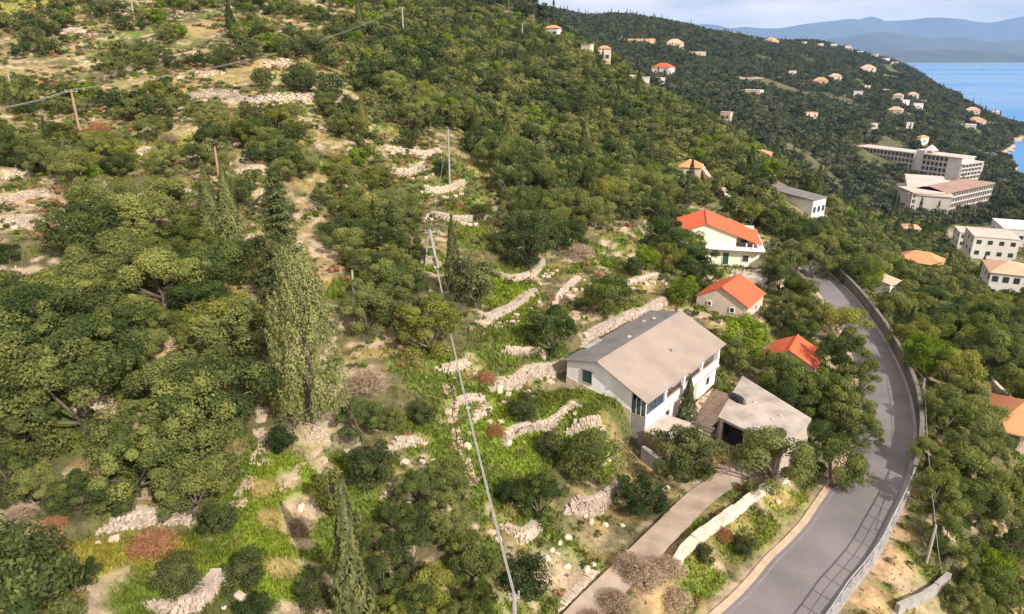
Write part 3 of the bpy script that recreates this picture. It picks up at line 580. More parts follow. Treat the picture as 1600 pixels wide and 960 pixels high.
wallp([(3.9, -.4), (Lh-.5, -.4), (Lh-.5, 2.4), (3.9, 2.4)], 'x', -4.6, .25).build('lower_wall', 'white_wall', h1)
MB().box((10.1, -4.15, 2.475), (6.2, .93, .07)).build('balcony_floor', 'concrete', h1)
for k, xx in enumerate((4.1, 7.9, 11.9, 16.0)): MB().box((xx, -4.85, 3.78), (.13, .13, 1.22)).build('column', 'white_wall', h1)
for x0, x1 in ((4.25, 7.75), (8.05, 11.75), (12.05, 15.85)):
    pn = MB().box(((x0+x1)/2, -4.9, 2.95), ((x1-x0)/2, .06, .4)).build('balcony_parapet', 'white_wall', h1); MB().box(((x0+x1)/2, -4.9, 3.385), ((x1-x0)/2, .09, .03)).build('handrail', 'concrete', pn)
corr((-.15, 0, 7.3), (Lh, 0, 7.3), (Lh, -5.3, 4.85), (-.15, -5.3, 4.85), .42, .022).build('front_roof', 'tan_roof', h1)
corr((-.15, 3.75, 6.45), (Lh, 3.75, 6.45), (Lh, .02, 7.28), (-.15, .02, 7.28), .42, .022).build('rear_roof', 'grey_roof', h1)
MB().tube([(-.15, 0, 7.3), (Lh, 0, 7.3)], .09, 8).build('ridge_cap', 'tan_roof', h1)
MB().box((-.17, -2.65, 6.03), (.03, .1, .1)).build('bracket', 'metal_grey', h1)
MB().tube([(9.0, -2.9, 5.8), (9.0, -2.9, 6.35)], .11, 8).build('vent_pipe', 'metal_grey', h1)
MB().box((4.5, 3.4, 6.62), (1.4, .25, .03)).build('roof_patch', 'concrete_grey', h1)
for vx, vy in ((12.5, 2.2), (13.6, 1.6), (7.2, .9)): MB().box((vx, vy, 7.28-.83*vy/3.73+.06), (.22, .16, .05), .3).build('roof_stone', 'concrete', h1)
window(h1, (.25, 1.2, 5.35), 1.1, 1.3, '-x', 'shutter_green', 'concrete_grey')
for xx in (5.3, 14.4): window(h1, (xx, -4.6, 1.25), .9, 1.0, '-y', 'glass')
for xx in (6.0, 10.0, 13.8): window(h1, (xx, -3.2, 3.75), .95, 1.9, '-y', 'shutter_green', 'wood', name='balcony_door')
dr_ = window(h1, (9.9, -4.6, .95), 1.1, 2.0, '-y', 'wood', 'cream_wall', name='front_door')
wallp([(7.9, -.35), (12.0, -.35), (12.0, 2.38), (7.9, 2.38)], 'x', -4.63, .02).build('ochre_panel', 'paving', h1)
# corner porch at the near end: plain lower wall, glazed strip under the roof, flat slab in front
wallp([(-3.5, -.9), (-3.5, 3.2), (-5.0, 3.2), (-5.0, -.9)], 'y', .25, .2).build('porch_wall', 'concrete_grey', h1)
wallp([(.27, -.9), (3.88, -.9), (3.88, 3.2), (.27, 3.2)], 'x', -5.0, .2).build('porch_wall', 'white_wall', h1)
for k in range(3): MB().box((.33, -3.74-.48*k, 4.0), (.03, .21, .62)).build('porch_pane', 'glass_blue', h1)
for k in range(4): MB().box((.33, -3.5-.48*k, 4.05), (.05, .028, .8)).build('porch_mullion', 'white_wall', h1)
for k in range(4): MB().box((.75+.82*k, -4.95, 4.0), (.37, .03, .62)).build('porch_pane', 'glass_blue', h1)
MB().box((2.0, -6.35, 1.95), (1.95, 1.32, .09)).build('porch_slab', 'concrete', h1)
for xx, yy in ((.2, -7.5), (3.7, -7.5)): MB().box((xx, yy, .5), (.13, .13, 1.35)).build('porch_pillar', 'concrete', h1)
wallp([(-5.02, -.95), (-5.02, 1.85), (-7.35, 1.85), (-7.35, -.95)], 'y', .1, .15).build('porch_side_wall', 'wood', h1)
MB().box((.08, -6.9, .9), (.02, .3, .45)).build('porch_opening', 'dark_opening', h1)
# patio and steps between house and garage
pt_ = empty('stone_patio', (*(H1O+H1U*11+H1V*6.6), 66.8), 'ochre paved patio in front of the white house', 'patio', rz=H1A)
for i in range(6):
    for j in range(3): MB().box((-4.2+1.5*i+random.uniform(-.03, .03), -1.1+1.1*j, -.02+random.uniform(-.015, .015)), (.73, .53, .12), random.uniform(-.015, .015)).build('paving_slab', 'paving', pt_)
st = empty('stone_steps', (*(H1O+H1U*5.6+H1V*7.2), 66.5), 'pale stone steps climbing to the patio of the white house', 'steps', rz=H1A)
for i in range(8): MB().box((-1.9+.5*i, 0, -.05+.035*i), (.22, 1.5, .1+.03*i)).build('step', 'concrete', st)
# ------------------------------------------------------------------ concrete garage with flat slab roof
GA = [ptz(x_, y_, 69.0)[:2] for x_, y_ in ((1160, 588), (1268, 655), (1222, 700), (1122, 652))]; gc = np.mean(GA, 0); gar = empty('concrete_garage', (*gc, 66.1), 'flat roofed concrete garage between the white house and the road', 'garage')
GL = [p-gc for p in GA]; MB().prism([p*1.0 for p in GL][::-1], 2.7, 2.95).build('roof_slab', 'slab_dirty', gar)
def gwall(i, j, m, z1=2.7, f0=0.0, f1=1.0, nm='wall'):
    a, b_ = GL[i]*.965, GL[j]*.965; a, b_ = a+(b_-a)*f0, a+(b_-a)*f1; t = (b_-a)/np.hypot(*(b_-a)); nn = np.array([t[1], -t[0]])*.12; MB().prism([a-nn, b_-nn, b_+nn, a+nn], -.6, z1-.003).build(nm, m, gar)
gwall(0, 1, 'concrete_grey'); gwall(1, 2, 'concrete'); gwall(3, 0, 'concrete_grey', f0=.02, f1=.985); gwall(2, 3, 'concrete', f0=.03, f1=.42); gwall(2, 3, 'concrete', f0=.52, f1=.57, nm='pillar'); gwall(2, 3, 'concrete', f0=.93, f1=.97, nm='pillar')
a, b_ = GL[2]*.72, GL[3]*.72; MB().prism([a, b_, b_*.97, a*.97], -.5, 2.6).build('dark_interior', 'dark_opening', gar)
for k in range(4): MB().box((GL[1][0]*.2+random.uniform(-2.5, 2), GL[1][1]*.2+random.uniform(-3, 3), 2.99), (.16, .12, .05), k).build('roof_rubble', 'stone_wall', gar)
p = ptz(1139, 622, 69.0); bag = MB(); g_ = random.Random(4)
for zz, r1, r2 in ((.0, .42, 1.15), (.25, .46, 1.1), (.5, .36, .95), (.62, .16, .6)): bag.v += [(r1*math.cos(q*math.pi/5)*g_.uniform(.85, 1.1), r2*math.sin(q*math.pi/5)*g_.uniform(.85, 1.1), zz) for q in range(10)]
bag.f = [tuple(range(10))[::-1], tuple(range(30, 40))]+[(r_*10+q, r_*10+(q+1) % 10, (r_+1)*10+(q+1) % 10, (r_+1)*10+q) for r_ in range(3) for q in range(10)]
bo = bag.build('covered_bundle', 'black_plastic', smooth=False); bo.location = (p[0]+.6, p[1]-.5, 68.96); bo.rotation_euler = (0, 0, R(25)); tag(bo, 'black sheet covered bundle on the garage slab edge', 'bundle')
# ------------------------------------------------------------------ cream house with red roof
h2 = empty('cream_house', (30.8, 105.7, 68.2), 'two storey cream house with long red tiled roof above the road', 'house', rz=R(-13.3)); BUILT.append((33.5, 110.7, 7))
corr((0, -.4, 6.8), (0, 10.7, 6.8), (8.7, 10.7, 3.72), (8.7, -.4, 3.72), .5, .04).build('roof', 'red_tile', h2); corr((-4.6, -.4, 5.1), (-4.6, 10.7, 5.1), (-.02, 10.7, 6.8), (-.02, -.4, 6.8), .5, .04).build('roof', 'red_tile', h2)
MB().tube([(0, -.42, 6.82), (0, 10.7, 6.82)], .12, 8).build('ridge_tile', 'red_tile', h2)
wallp([(-4.2, 3.1), (4.7, 3.1), (4.7, 5.0), (0, 6.66), (-4.2, 5.12)], 'x', .0, .25).build('upper_wall', 'cream_wall', h2); wallp([(4.7, 3.1), (8.3, 3.1), (8.3, 3.75), (4.7, 5.0)], 'x', 3.0, .2).build('terrace_wall', 'cream_wall', h2)
wallp([(.26, 3.1), (3.0, 3.1), (3.0, 4.95), (.26, 4.95)], 'y', 4.45, .2).build('terrace_side_wall', 'cream_wall', h2)
MB().box((2.1, 5.2, 1.1), (6.3, 5.0, 1.8)).build('lower_wall', 'cream_wall', h2); MB().box((2.3, 4.6, 3.0), (6.8, 5.6, .1)).build('floor_slab', 'white_wall', h2)
MB().box((2.0, 9.9, 3.7), (6.2, .2, .75)).build('rear_wall', 'cream_wall', h2); MB().box((8.1, 6.6, 3.4), (.12, 3.4, .4)).build('side_wall', 'cream_wall', h2)
window(h2, (3.4, .2, 1.2), .95, 2.0, '-y', 'shutter_green', 'white_wall', name='door'); window(h2, (6.4, .2, 1.4), 1.0, 1.1, '-y', 'glass'); window(h2, (6.2, 3.0, 3.75), .9, .9, '-y', 'glass', 'wood')
for xx in (6.3, 7.3, 8.25): MB().box((xx, -.1, 3.5), (.09, .09, .42)).build('terrace_pillar', 'white_wall', h2)
MB().box((6.6, -.72, 3.4), (2.0, .05, .04)).build('terrace_rail', 'white_wall', h2)
for k in range(9): MB().box((4.8+.46*k, -.72, 3.23), (.03, .03, .13)).build('baluster', 'white_wall', h2)
MB().prism([(-3.5, -5.4), (9.4, -5.4), (9.4, -.9), (-3.5, -.9)], -1.6, .02).build('forecourt', 'concrete', h2)
# ------------------------------------------------------------------ small gabled houses
def gabled(name, o, an, Lx, y0, y1, zr, z0, z1, wm_, rm, label, wins=(), over=.25, base=-2):
    h = empty(name, o, label, 'house', rz=an); BUILT.append((o[0]+math.cos(an)*Lx/2, o[1]+math.sin(an)*Lx/2, 2.2))
    corr((-over, 0, zr), (Lx+over, 0, zr), (Lx+over, y0-over, z0), (-over, y0-over, z0), .45, .035).build('roof', rm, h); corr((-over, y1+over, z1), (Lx+over, y1+over, z1), (Lx+over, .02, zr), (-over, .02, zr), .45, .035).build('roof', rm, h)
    MB().tube([(-over, 0, zr+.02), (Lx+over, 0, zr+.02)], .1, 7).build('ridge_tile', rm, h)
    for xx in (0, Lx-.22): wallp([(y1, base), (y1, z1+.02), (0, zr-.12), (y0, z0+.02), (y0, base)], 'y', xx, .22).build('gable_wall', wm_, h)
    MB().box((Lx/2, y0+.1, (z0+base)/2-.02), (Lx/2-.23, .1, (z0-base)/2)).build('eave_wall', wm_, h); MB().box((Lx/2, y1-.1, (z1+base)/2-.02), (Lx/2-.23, .1, (z1-base)/2)).build('eave_wall', wm_, h)
    for c, w, hh, f, m in wins: window(h, c, w, hh, f, m)
    return h
gabled('beige_cottage', (27.7, 85.2, 67.2), R(54.4), 6.8, -3.6, 3.3, 4.1, 2.0, 2.2, 'beige_wall', 'red_tile', 'small beige cottage with red gabled roof below the cream house', [((0, 1.5, 1.5), .5, .6, '-x', 'glass'), ((0, -1.6, 1.2), .6, .7, '-x', 'glass'), ((3.4, -3.6, 1.0), .8, .9, '-y', 'glass')])
gabled('hidden_cottage', (31.4, 70.8, 65.2), R(58), 4.8, -2.9, 2.6, 3.5, 1.9, 2.0, 'beige_wall', 'red_tile', 'isolated cottage with orange-red roof sunk among olive trees', [((0, -1.5, 1.3), .6, .7, '-x', 'glass')])
# ------------------------------------------------------------------ villas: walls, hipped or flat roof, windows where they can be seen
WINM = {}
def villa(px, py, wpx, dm, hm, roof, wm_, rm, an, label, nw=3, rows=1, cat='house', name='villa', rh=None, aspect=None):
    p = hitg(px, py); D = proj(*p)[2]; w = wpx*D/F; dm = dm or w*.75; v = empty(name, p, label, cat, rz=R(an)); hx, hy = w/2, dm/2; BUILT.append((p[0], p[1]+hy*.5, max(hx, hy)*(.9 if D < 300 else 1.15)))
    if D > 300: BUILT.append((p[0]-p[0]/p[1]*9, p[1]-8, 5))
    MB().box((0, hy, (hm-4)/2), (hx, hy, (hm+4)/2)).build('wall', wm_, v); rh = rh or w*.22; e = .45
    if roof == 'hip':
        k = max(.3, hx-hy*.9); A_ = [(-hx-e, -e, hm+.01), (hx+e, -e, hm+.01), (hx+e, 2*hy+e, hm+.01), (-hx-e, 2*hy+e, hm+.01), (-k, hy, hm+rh), (k, hy, hm+rh)]
        MB().poly(A_, [(0,1,5,4), (1,2,5), (2,3,4,5), (3,0,4), (3,2,1,0)]).build('roof', rm, v)
    elif roof == 'gable':
        A_ = [(-hx-e, -e, hm+.01), (hx+e, -e, hm+.01), (hx+e, 2*hy+e, hm+.01), (-hx-e, 2*hy+e, hm+.01), (-hx-e, hy, hm+rh), (hx+e, hy, hm+rh)]
        MB().poly(A_, [(0,1,5,4), (1,2,5), (2,3,4,5), (3,0,4), (3,2,1,0)]).build('roof', rm, v)
    else:
        MB().box((0, hy, hm+.13), (hx+.2, hy+.2, .12)).build('roof', rm, v)
    for r_ in range(rows):
        for i in range(nw):
            zz = hm*(r_+.55)/rows; MB().box((-hx+w*(i+.5)/nw, -.03, zz), (min(.75, w/nw*.28), .05, min(.75, hm/rows*.28))).build('window', 'glass', v)
        for i in range(max(1, nw-1)):
            zz = hm*(r_+.55)/rows; MB().box((-hx-.03, dm*(i+.5)/max(1, nw-1), zz), (.05, min(.7, dm/nw*.25), min(.75, hm/rows*.28))).build('window', 'glass', v)
    return v
villa(1076, 283, 33, 6, 3.6, 'hip', 'stone_wall', 'orange_tile', -18, 'small stone house with orange hipped roof at the top of a stone wall', 1, 1, rh=1.8)
villa(1186, 262, 30, 9, 3.6, 'hip', 'cream_wall', 'orange_tile', -22, 'orange roofed cream house behind a dark cypress', 2)
villa(1432, 425, 62, 10, 3.0, 'hip', 'villa_wall', 'orange_tile', -35, 'long low house with pale orange roof below the road', 3)
villa(1392, 472, 30, 8, 4.0, 'gable', 'white_wall', 'peach_tile', 40, 'small white house with peach roof just outside the road', 1, 1)
villa(1276, 346, 38, 30, 6.0, 'gable', 'hotel_white', 'grey_roof', 38, 'grey metal roofed white building on the wooded slope', 3)
villa(1550, 406, 60, 16, 8, 'flat', 'hotel_white', 'hotel_roof', -22, 'large white block with grey roof left of the white yard', 4, 2, 'building', 'white_block')
villa(1515, 388, 34, 12, 6, 'flat', 'hotel_white', 'hotel_roof', -22, 'lower white block left of the large white block', 3, 2, 'building', 'white_block')
villa(1592, 386, 50, 20, 7, 'flat', 'hotel_white', 'hotel_white', -22, 'pale flat block at the right edge behind the large white block', 3, 1, 'building', 'white_block')
villa(1572, 470, 56, 12, 7, 'hip', 'hotel_white', 'peach_tile', -25, 'peach roofed white villa at the right edge', 4, 2)
villa(1424, 368, 22, 9, 3, 'hip', 'villa_wall', 'peach_tile', -20, 'small peach roof between the hotel and the long orange roof', 2)
villa(1600, 712, 90, 9, 2.4, 'hip', 'beige_wall', 'orange_tile', -30, 'orange tiled roof cut by the right edge of the photo', 2, rh=2.0)
FARV = [(861,62,22,'hip','hotel_white','orange_tile','highest orange roofed white house on the near hill crest'),(943,104,20,'hip','villa_wall','orange_tile','orange roofed house on the near hill crest below the highest one'),(914,94,16,'flat','villa_wall','peach_tile','low pinkish house left of the crest orange roof'),(985,139,13,'flat','hotel_white','hotel_white','left of two small white houses on the near crest'),(1006,151,12,'flat','hotel_white','hotel_white','right of two small white houses on the near crest'),
(995,69,42,'flat','peach','orange_tile','long orange house high on the far hill'),(1054,74,28,'hip','villa_wall','peach_tile','cream house right of the long orange house on the far hill'),(1031,119,30,'hip','hotel_white','red_tile','red roofed white house at the left end of the far road cut'),(1032,136,16,'flat','beige_wall','hotel_roof','beige house under the red roofed white house'),(1238,118,11,'flat','hotel_white','hotel_white','tiny white cube house at the right end of the road cut'),
(1281,132,22,'hip','villa_wall','orange_tile','orange roofed house right of the tiny white cube house'),(1305,128,18,'hip','villa_wall','peach_tile','cream house right of the orange roofed house on the far hill'),(1172,152,28,'flat','beige_wall','hotel_roof','flat beige house below the road cut'),(1268,186,19,'flat','beige_wall','orange_tile','lone beige and orange house amid the dark wood'),(1356,114,22,'hip','hotel_white','peach_tile','white villa high on the headland'),(1340,152,13,'flat','hotel_white','hotel_white','small white house left of the villa cluster'),
(1380,147,20,'flat','hotel_white','hotel_roof','flat white villa above the villa cluster'),(1401,160,14,'hip','villa_wall','peach_tile','leftmost villa of the headland cluster'),(1414,166,13,'flat','hotel_white','hotel_roof','lower left villa of the headland cluster'),(1426,155,16,'hip','villa_wall','peach_tile','topmost villa of the headland cluster'),(1439,163,14,'flat','villa_wall','hotel_roof','right villa of the headland cluster'),(1434,172,14,'flat','hotel_white','hotel_roof','lowest villa of the headland cluster'),
(1397,181,20,'hip','villa_wall','peach_tile','pink roofed villa below the headland cluster'),(1366,203,13,'flat','villa_wall','hotel_roof','small pale house above the hotel left wing'),(1420,205,9,'flat','hotel_white','hotel_white','tiny pale house above the hotel tower'),(1519,180,20,'hip','villa_wall','peach_tile','upper villa near the tip of the headland'),(1527,196,24,'hip','villa_wall','orange_tile','middle orange villa near the tip of the headland'),(1514,206,15,'flat','hotel_white','hotel_white','lower white villa near the tip of the headland'),(1443,228,13,'hip','cream_wall','orange_tile','yellow house just behind the hotel tower'),(1556,181,12,'hip','villa_wall','peach_tile','small villa on the headland crest near the sea'),
(1172,62,14,'flat','villa_wall','hotel_roof','leftmost house on the far ridge line'),(1205,70,22,'hip','peach','peach_tile','pink house on the far ridge line'),(1252,70,13,'flat','cream_wall','hotel_roof','cream house on the far ridge line'),(1280,72,14,'flat','villa_wall','peach_tile','pale house right of the cream ridge house'),(1302,74,11,'flat','hotel_white','hotel_white','small white house on the far ridge line'),(1324,78,16,'hip','villa_wall','peach_tile','peach roofed house on the far ridge line'),(1342,80,12,'flat','hotel_white','hotel_white','white house at the right end of the ridge line'),(1364,86,12,'flat','villa_wall','hotel_roof','pale house where the ridge starts to fall'),(1384,96,12,'flat','hotel_white','hotel_roof','white house lower down the falling ridge'),(1398,101,10,'flat','hotel_white','hotel_white','last white house down the falling ridge'),(1515,306-40,34,'flat','hotel_white','hotel_white','white annex right of the hotel upper wing'),(1085,90,34,'flat','stone_wall','hotel_roof','long pale retaining terrace on the far hill'),(1132,190,16,'flat','stone_wall','hotel_roof','pale stone house in the valley wood'),(1355,60+80,10,'flat','villa_wall','peach_tile','small house left of the flat white villa')]
material('peach', (.70,.42,.26), (.58,.34,.22), .85, .2)
for i, (px, py, w, rf, wm_, rm, lab) in enumerate(FARV): villa(px, py, w, None, 4.6+(i*37 % 10)*.35, rf, wm_, rm, (-25, -10, -35, 5, -18)[i % 5], lab, 2 if w > 15 else 1)
# ------------------------------------------------------------------ hotel: long upper wing with tower, lower angled wings
hot = empty('hotel_building', (255, 420, 13), 'large beige hotel with long window rows near the sea', 'hotel'); PANES = {}
def pane_mesh(w, h, m):
    k = (round(w, 2), round(h, 2), m)
    if k not in PANES:
        mb = MB().box((0, 0, 0), (w/2, .06, h/2)); me_ = bpy.data.meshes.new('window'); me_.from_pydata(mb.v, [], mb.f); me_.materials.append(M(m)); me_.update(); PANES[k] = me_
    return PANES[k]
def wing(name, P0, P1, dep, z0, z1, fl, cols, wm_, rm, glass, skip=(), proud=.7, zbase=None):
    P0, P1 = np.array(P0, float), np.array(P1, float); d = P1-P0; Lw = np.hypot(*d); an = math.atan2(d[1], d[0]); ox, oy, oz = hot.location; t = d/Lw; nn = np.array([-t[1], t[0]])
    c = (P0+P1)/2+nn*dep/2; zb = z0-8; w = MB().box((c[0]-ox, c[1]-oy, (zb+z1)/2-oz), (Lw/2, dep/2, (z1-zb)/2), an).build(name, wm_, hot)
    c2 = c-nn*.4; MB().box((c2[0]-ox, c2[1]-oy, z1+.36-oz), (Lw/2+.5, dep/2+1.0, .35), an).build('roof_slab', rm, hot)
    fh = (z1-z0)/fl; cw = Lw/cols; me_ = pane_mesh(cw*.72, fh*.62, glass)
    for f in range(fl):
        q = (P0+P1)/2-nn*proud/2; MB().box((q[0]-ox, q[1]-oy, z0+fh*f-oz), (Lw/2, proud/2, .22), an).build('floor_band', wm_, hot)
        for i in range(cols):
            if i in skip: continue
            q = P0+t*cw*(i+.5)-nn*.05; o = obj('window', me_, w); o.location = (q[0]-ox, q[1]-oy, z0+fh*(f+.52)-oz); o.rotation_euler = (0, 0, an)
    for i in range(cols+1):
        q = P0+t*cw*i-nn*proud/2; MB().box((q[0]-ox, q[1]-oy, (z0+z1)/2-oz), (.22, proud/2-.02, (z1-z0)/2-.23), an).build('pier', wm_, hot)
    for i in skip:
        q = P0+t*cw*(i+.5)-nn*proud*.55; MB().box((q[0]-ox, q[1]-oy, (z0+z1)/2-oz), (cw/2-.23, proud/2, (z1-z0)/2), an).build('blank_panel', 'hotel_white', hot)
    return an
wing('upper_wing', (264.8, 535.6), (287.5, 494.8), 15, 19, 33.5, 4, 16, 'hotel_wall', 'hotel_roof', 'glass_blue')
wing('upper_wing', (290.6, 489.3), (303.5, 466.0), 15, 19, 34.0, 4, 9, 'hotel_wall', 'hotel_roof', 'glass_blue', skip=(6, 7, 8))
ox, oy, oz = hot.location; MB().box((294-ox, 494.5-oy, 25.5-oz), (3.4, 4.5, 11), R(-61)).build('tower', 'hotel_white', hot); tw = [(291,492),(295,486),(301,490),(297,496)]
MB().poly([(x_-ox, y_-oy, 36.5-oz) for x_, y_ in tw]+[(296-ox, 491-oy, 40.5-oz)], [(0,1,4),(1,2,4),(2,3,4),(3,0,4),(3,2,1,0)]).build('tower_roof', 'hotel_white', hot)
wing('end_wing', (303.7, 465.8), (325, 478), 9, 19, 30, 4, 6, 'hotel_wall', 'hotel_roof', 'glass')
wing('lower_wing', (227.8, 386.7), (244.6, 385.0), 18, 13, 26, 4, 7, 'hotel_wall', 'hotel_roof', 'glass')
wing('lower_wing', (245.2, 385.2), (293.7, 417.7), 16, 13, 26, 4, 19, 'hotel_wall', 'hotel_red_roof', 'glass')
wing('side_wing', (262, 455), (227.4, 387.4), 20, 13, 25, 3, 16, 'hotel_wall', 'hotel_roof', 'glass_blue', skip=(0, 15))
MB().box((262-ox, 432-oy, 21-oz), (13, 12, 1.6), R(33)).build('pool_terrace', 'hotel_roof', hot); MB().box((281-ox, 452-oy, 18-oz), (20, 9, 3.5), R(-61)).build('podium', 'hotel_white', hot)
for bx, by, br in ((275, 520, 10), (285, 503, 11), (292, 488, 11), (302, 472, 11), (318, 478, 9), (238, 395, 12), (255, 398, 12), (270, 408, 12), (285, 418, 12), (262, 432, 16), (245, 425, 9), (256, 448, 10), (283, 452, 14)): BUILT.append((bx, by, br))
# ------------------------------------------------------------------ poles and cables
TOPS = {}
def pole(key, xb, yb, yt, m, r, label, arm=0, xt=None, twin=False):
    p = hitg(xb, yb); D = proj(*p)[2]; dep = math.atan2(CAMZ-p[2], p[1]); h = (yb-yt)*D/F/math.cos(dep); e = empty('power_pole', p, label, 'power pole', 'power poles on the slope')
    for dx in ((-.5, .5) if twin else (0,)):
        MB().tube([(dx*1.6, 0, -.8), (dx*.8, 0, h*.6), (dx*.15, 0, h)], [r*1.25, r*1.1, r*.85], 8).build('post', m, e)
    if arm:
        MB().box((0, 0, h-.25), (arm, .07, .07), R(20)).build('crossarm', m, e)
        for q in (-.9, 0, .9): MB().tube([(arm*q*math.cos(R(20)), arm*q*math.sin(R(20)), h-.18), (arm*q*math.cos(R(20)), arm*q*math.sin(R(20)), h+.12)], .06, 6).build('insulator', 'pole_grey', e)
    if twin: MB().box((0, 0, h*.55), (.7, .06, .08)).build('brace', m, e)
    TOPS[key] = np.array([p[0], p[1], p[2]+h]); return e
pole('a', 125, 207, 144, 'pole_wood', .17, 'brown wooden power pole with crossarm in the upper left', .9); pole('b', 211, 36, -6, 'pole_grey', .2, 'grey pole at the top left edge of the photo'); pole('c', 23, 160, 118, 'pole_grey', .17, 'grey pole near the left edge above the wires')
pole('d', 345, 296, 232, 'pole_wood', .13, 'wooden pole between the two slim cypresses'); pole('e', 631, 66, 16, 'pole_grey', .22, 'pale pole among trees at the top centre', .8); pole('f', 703, 292, 205, 'pole_grey', .13, 'thin pale pole by the two small upper walls'); pole('g', 555, 484, 424, 'pole_grey', .12, 'grey pole right of the dark tiered conifer')
pole('h', 674, 418, 361, 'pole_grey', .10, 'double grey power pole in the middle of the slope', .6, twin=True); pole('i', 803, 1040, 946, 'pole_grey', .15, 'grey pole at the bottom edge holding the thick cable', .3); pole('j', 816, 66, 38, 'pole_grey', .2, 'thin far pole near the hill crest')
pole('k', 1381, 524, 502, 'pole_grey', .1, 'thin pole outside the upper road bend'); pole('l', 1437, 626, 593, 'pole_grey', .1, 'thin pole outside the middle of the road bend'); pole('m', 1447, 880, 826, 'pole_grey', .1, 'thin pole carrying the V-shaped cables')
pole('w', -70, 230, 178, 'pole_wood', .16, 'wooden pole beyond the left edge')
def span(a, b_, sag, r, label, name='power_cable', m='wire', offs=((0, 0),), n=24):
    a, b_ = np.array(a), np.array(b_); c = (a+b_)/2; e = empty(name, c, label, 'cable'); d = (b_-a)[:2]; d = d/np.hypot(*d); nn = np.array([-d[1], d[0]])
    for o1, o2 in offs:
        P = [a+(b_-a)*t+np.array([nn[0]*o1, nn[1]*o1, o2-sag*4*t*(1-t)])-c for t in np.linspace(0, 1, n)]; MB().tube([tuple(q) for q in P], r, 5).build('strand', m, e)
three = ((-.6, 0), (0, .05), (.75, 0))
span(TOPS['w'], TOPS['a'], .8, .02, 'triple wire from the wooden power pole to the left edge', offs=three); span(TOPS['a'], TOPS['e'], 3.0, .02, 'triple wire rising from the wooden power pole to the top centre pole', offs=three)
span(TOPS['h'], TOPS['i'], 1.6, .028, 'thick grey cable running down the slope to the bottom edge', m='cable', offs=((0, 0), (.04, .05), (-.04, .04)))
span(TOPS['h'], TOPS['f'], .8, .022, 'thin wire from the double power pole to the upper terrace pole'); span(TOPS['h'], pt(480, 312, 88), 1.0, .022, 'thin wires from the double power pole towards the tiered conifer', offs=((-.3, 0), (.3, 0)))
span(TOPS['m'], pt(1475, 905, 51), .3, .025, 'right arm of the V-shaped cables'); span(TOPS['m'], TOPS['l'], .6, .022, 'cable along the outside of the road bend'); span(TOPS['l'], TOPS['k'], .6, .022, 'upper cable along the outside of the road bend')
# rocky shore
for i, (px, py, w, lab) in enumerate([(1524,238,22,'left end of the rocky shore below the headland'),(1544,243,26,'broad rock of the shore below the dark headland wood'),(1562,240,24,'middle rock of the shore facing the bay'),(1576,238,18,'outermost shore rock at the mouth of the bay'),(1586,220,20,'pale cliff rock behind the bay at the right edge'),(1598,217,14,'small cliff rock at the right edge by the sea')]):
    p = hitg(px, py); D = proj(*p)[2]; s = w*D/F*.55; g_ = np.random.default_rng(90+i); V = []; nr = 14; rings = ((-.5, 1.1), (.1, 1.05), (.3, .9), (.42, .6), (.5, .25))
    for zz, rr in rings: V += [(math.cos(t_)*rr*g_.uniform(.7, 1.2), math.sin(t_)*rr*.7*g_.uniform(.7, 1.2), zz*g_.uniform(.75, 1.25)) for t_ in np.linspace(0, 2*math.pi, nr+1)[:-1]]
    o = MB().poly(V, [(r_*nr+q, r_*nr+(q+1) % nr, (r_+1)*nr+(q+1) % nr, (r_+1)*nr+q) for r_ in range(4) for q in range(nr)]+[tuple(range(4*nr, 5*nr)), tuple(range(nr))[::-1]]).build('shore_rock', 'rock'); o.location = (p[0], p[1], max(p[2], 0)-1); o.scale = (s, s, s*.8); tag(o, lab, 'rock', 'rocks along the shore'); BUILT.append((p[0], p[1], s*.8))
# boulders on the rocky bank
for i, (px, py, w, lab) in enumerate([(887,838,16,'largest pale boulder left of the driveway'),(875,846,12,'pale boulder touching the largest boulder'),(853,872,18,'broad pale boulder right of the large dark bush'),(862,858,12,'small pale boulder above the broad boulder'),(846,866,9,'smallest boulder beside the broad boulder'),(886,884,14,'upright pale boulder in the grass'),(917,888,16,'pale boulder near the rubble wall'),(927,880,11,'small boulder beside the rubble wall'),(924,814,14,'grey boulder below the tall retaining wall'),(946,818,12,'pale boulder right of the grey boulder'),(915,804,9,'small boulder just below the tall retaining wall'),(780,606,20,'big pale boulder in the tumbled wall'),(790,676,18,'pale boulder above the dark olive'),(795,690,14,'boulder under the low wall'),(730,695,16,'pale boulder under the cable'),(1040,762,16,'white boulder at the driveway edge'),(1048,745,12,'pale boulder above the white driveway boulder'),(1215,782,12,'ochre boulder on the road bank'),(470,792,18,'pale boulder in the meadow'),(640,780,10,'boulder below the short wall right of the cypress')]):
    p = hitg(px, py+3); D = proj(*p)[2]; s = w*D/F*.5; mb = MB(); g_ = np.random.default_rng(50+i); th = np.linspace(0, 2*math.pi, 8)[:-1]
    V = []
    for zz, rr in ((-.3, .9), (.25, 1.0), (.6, .72), (.8, .3)): V += [(math.cos(t_)*rr*g_.uniform(.75, 1.15), math.sin(t_)*rr*.8*g_.uniform(.75, 1.15), zz*g_.uniform(.85, 1.15)) for t_ in th]
    mb.poly(V, [tuple(range(21, 28))]+[(r_*7+q, r_*7+(q+1) % 7, (r_+1)*7+(q+1) % 7, (r_+1)*7+q) for r_ in range(3) for q in range(7)]+[tuple(range(7))[::-1]])
    o = mb.build('boulder', 'dry_stone'); o.location = p; o.scale = (s, s, s); o.rotation_euler = (0, 0, i*1.3); o.color = (1.2, 1.15, 1.05, 1); tag(o, lab, 'boulder', 'pale boulders on the bank')
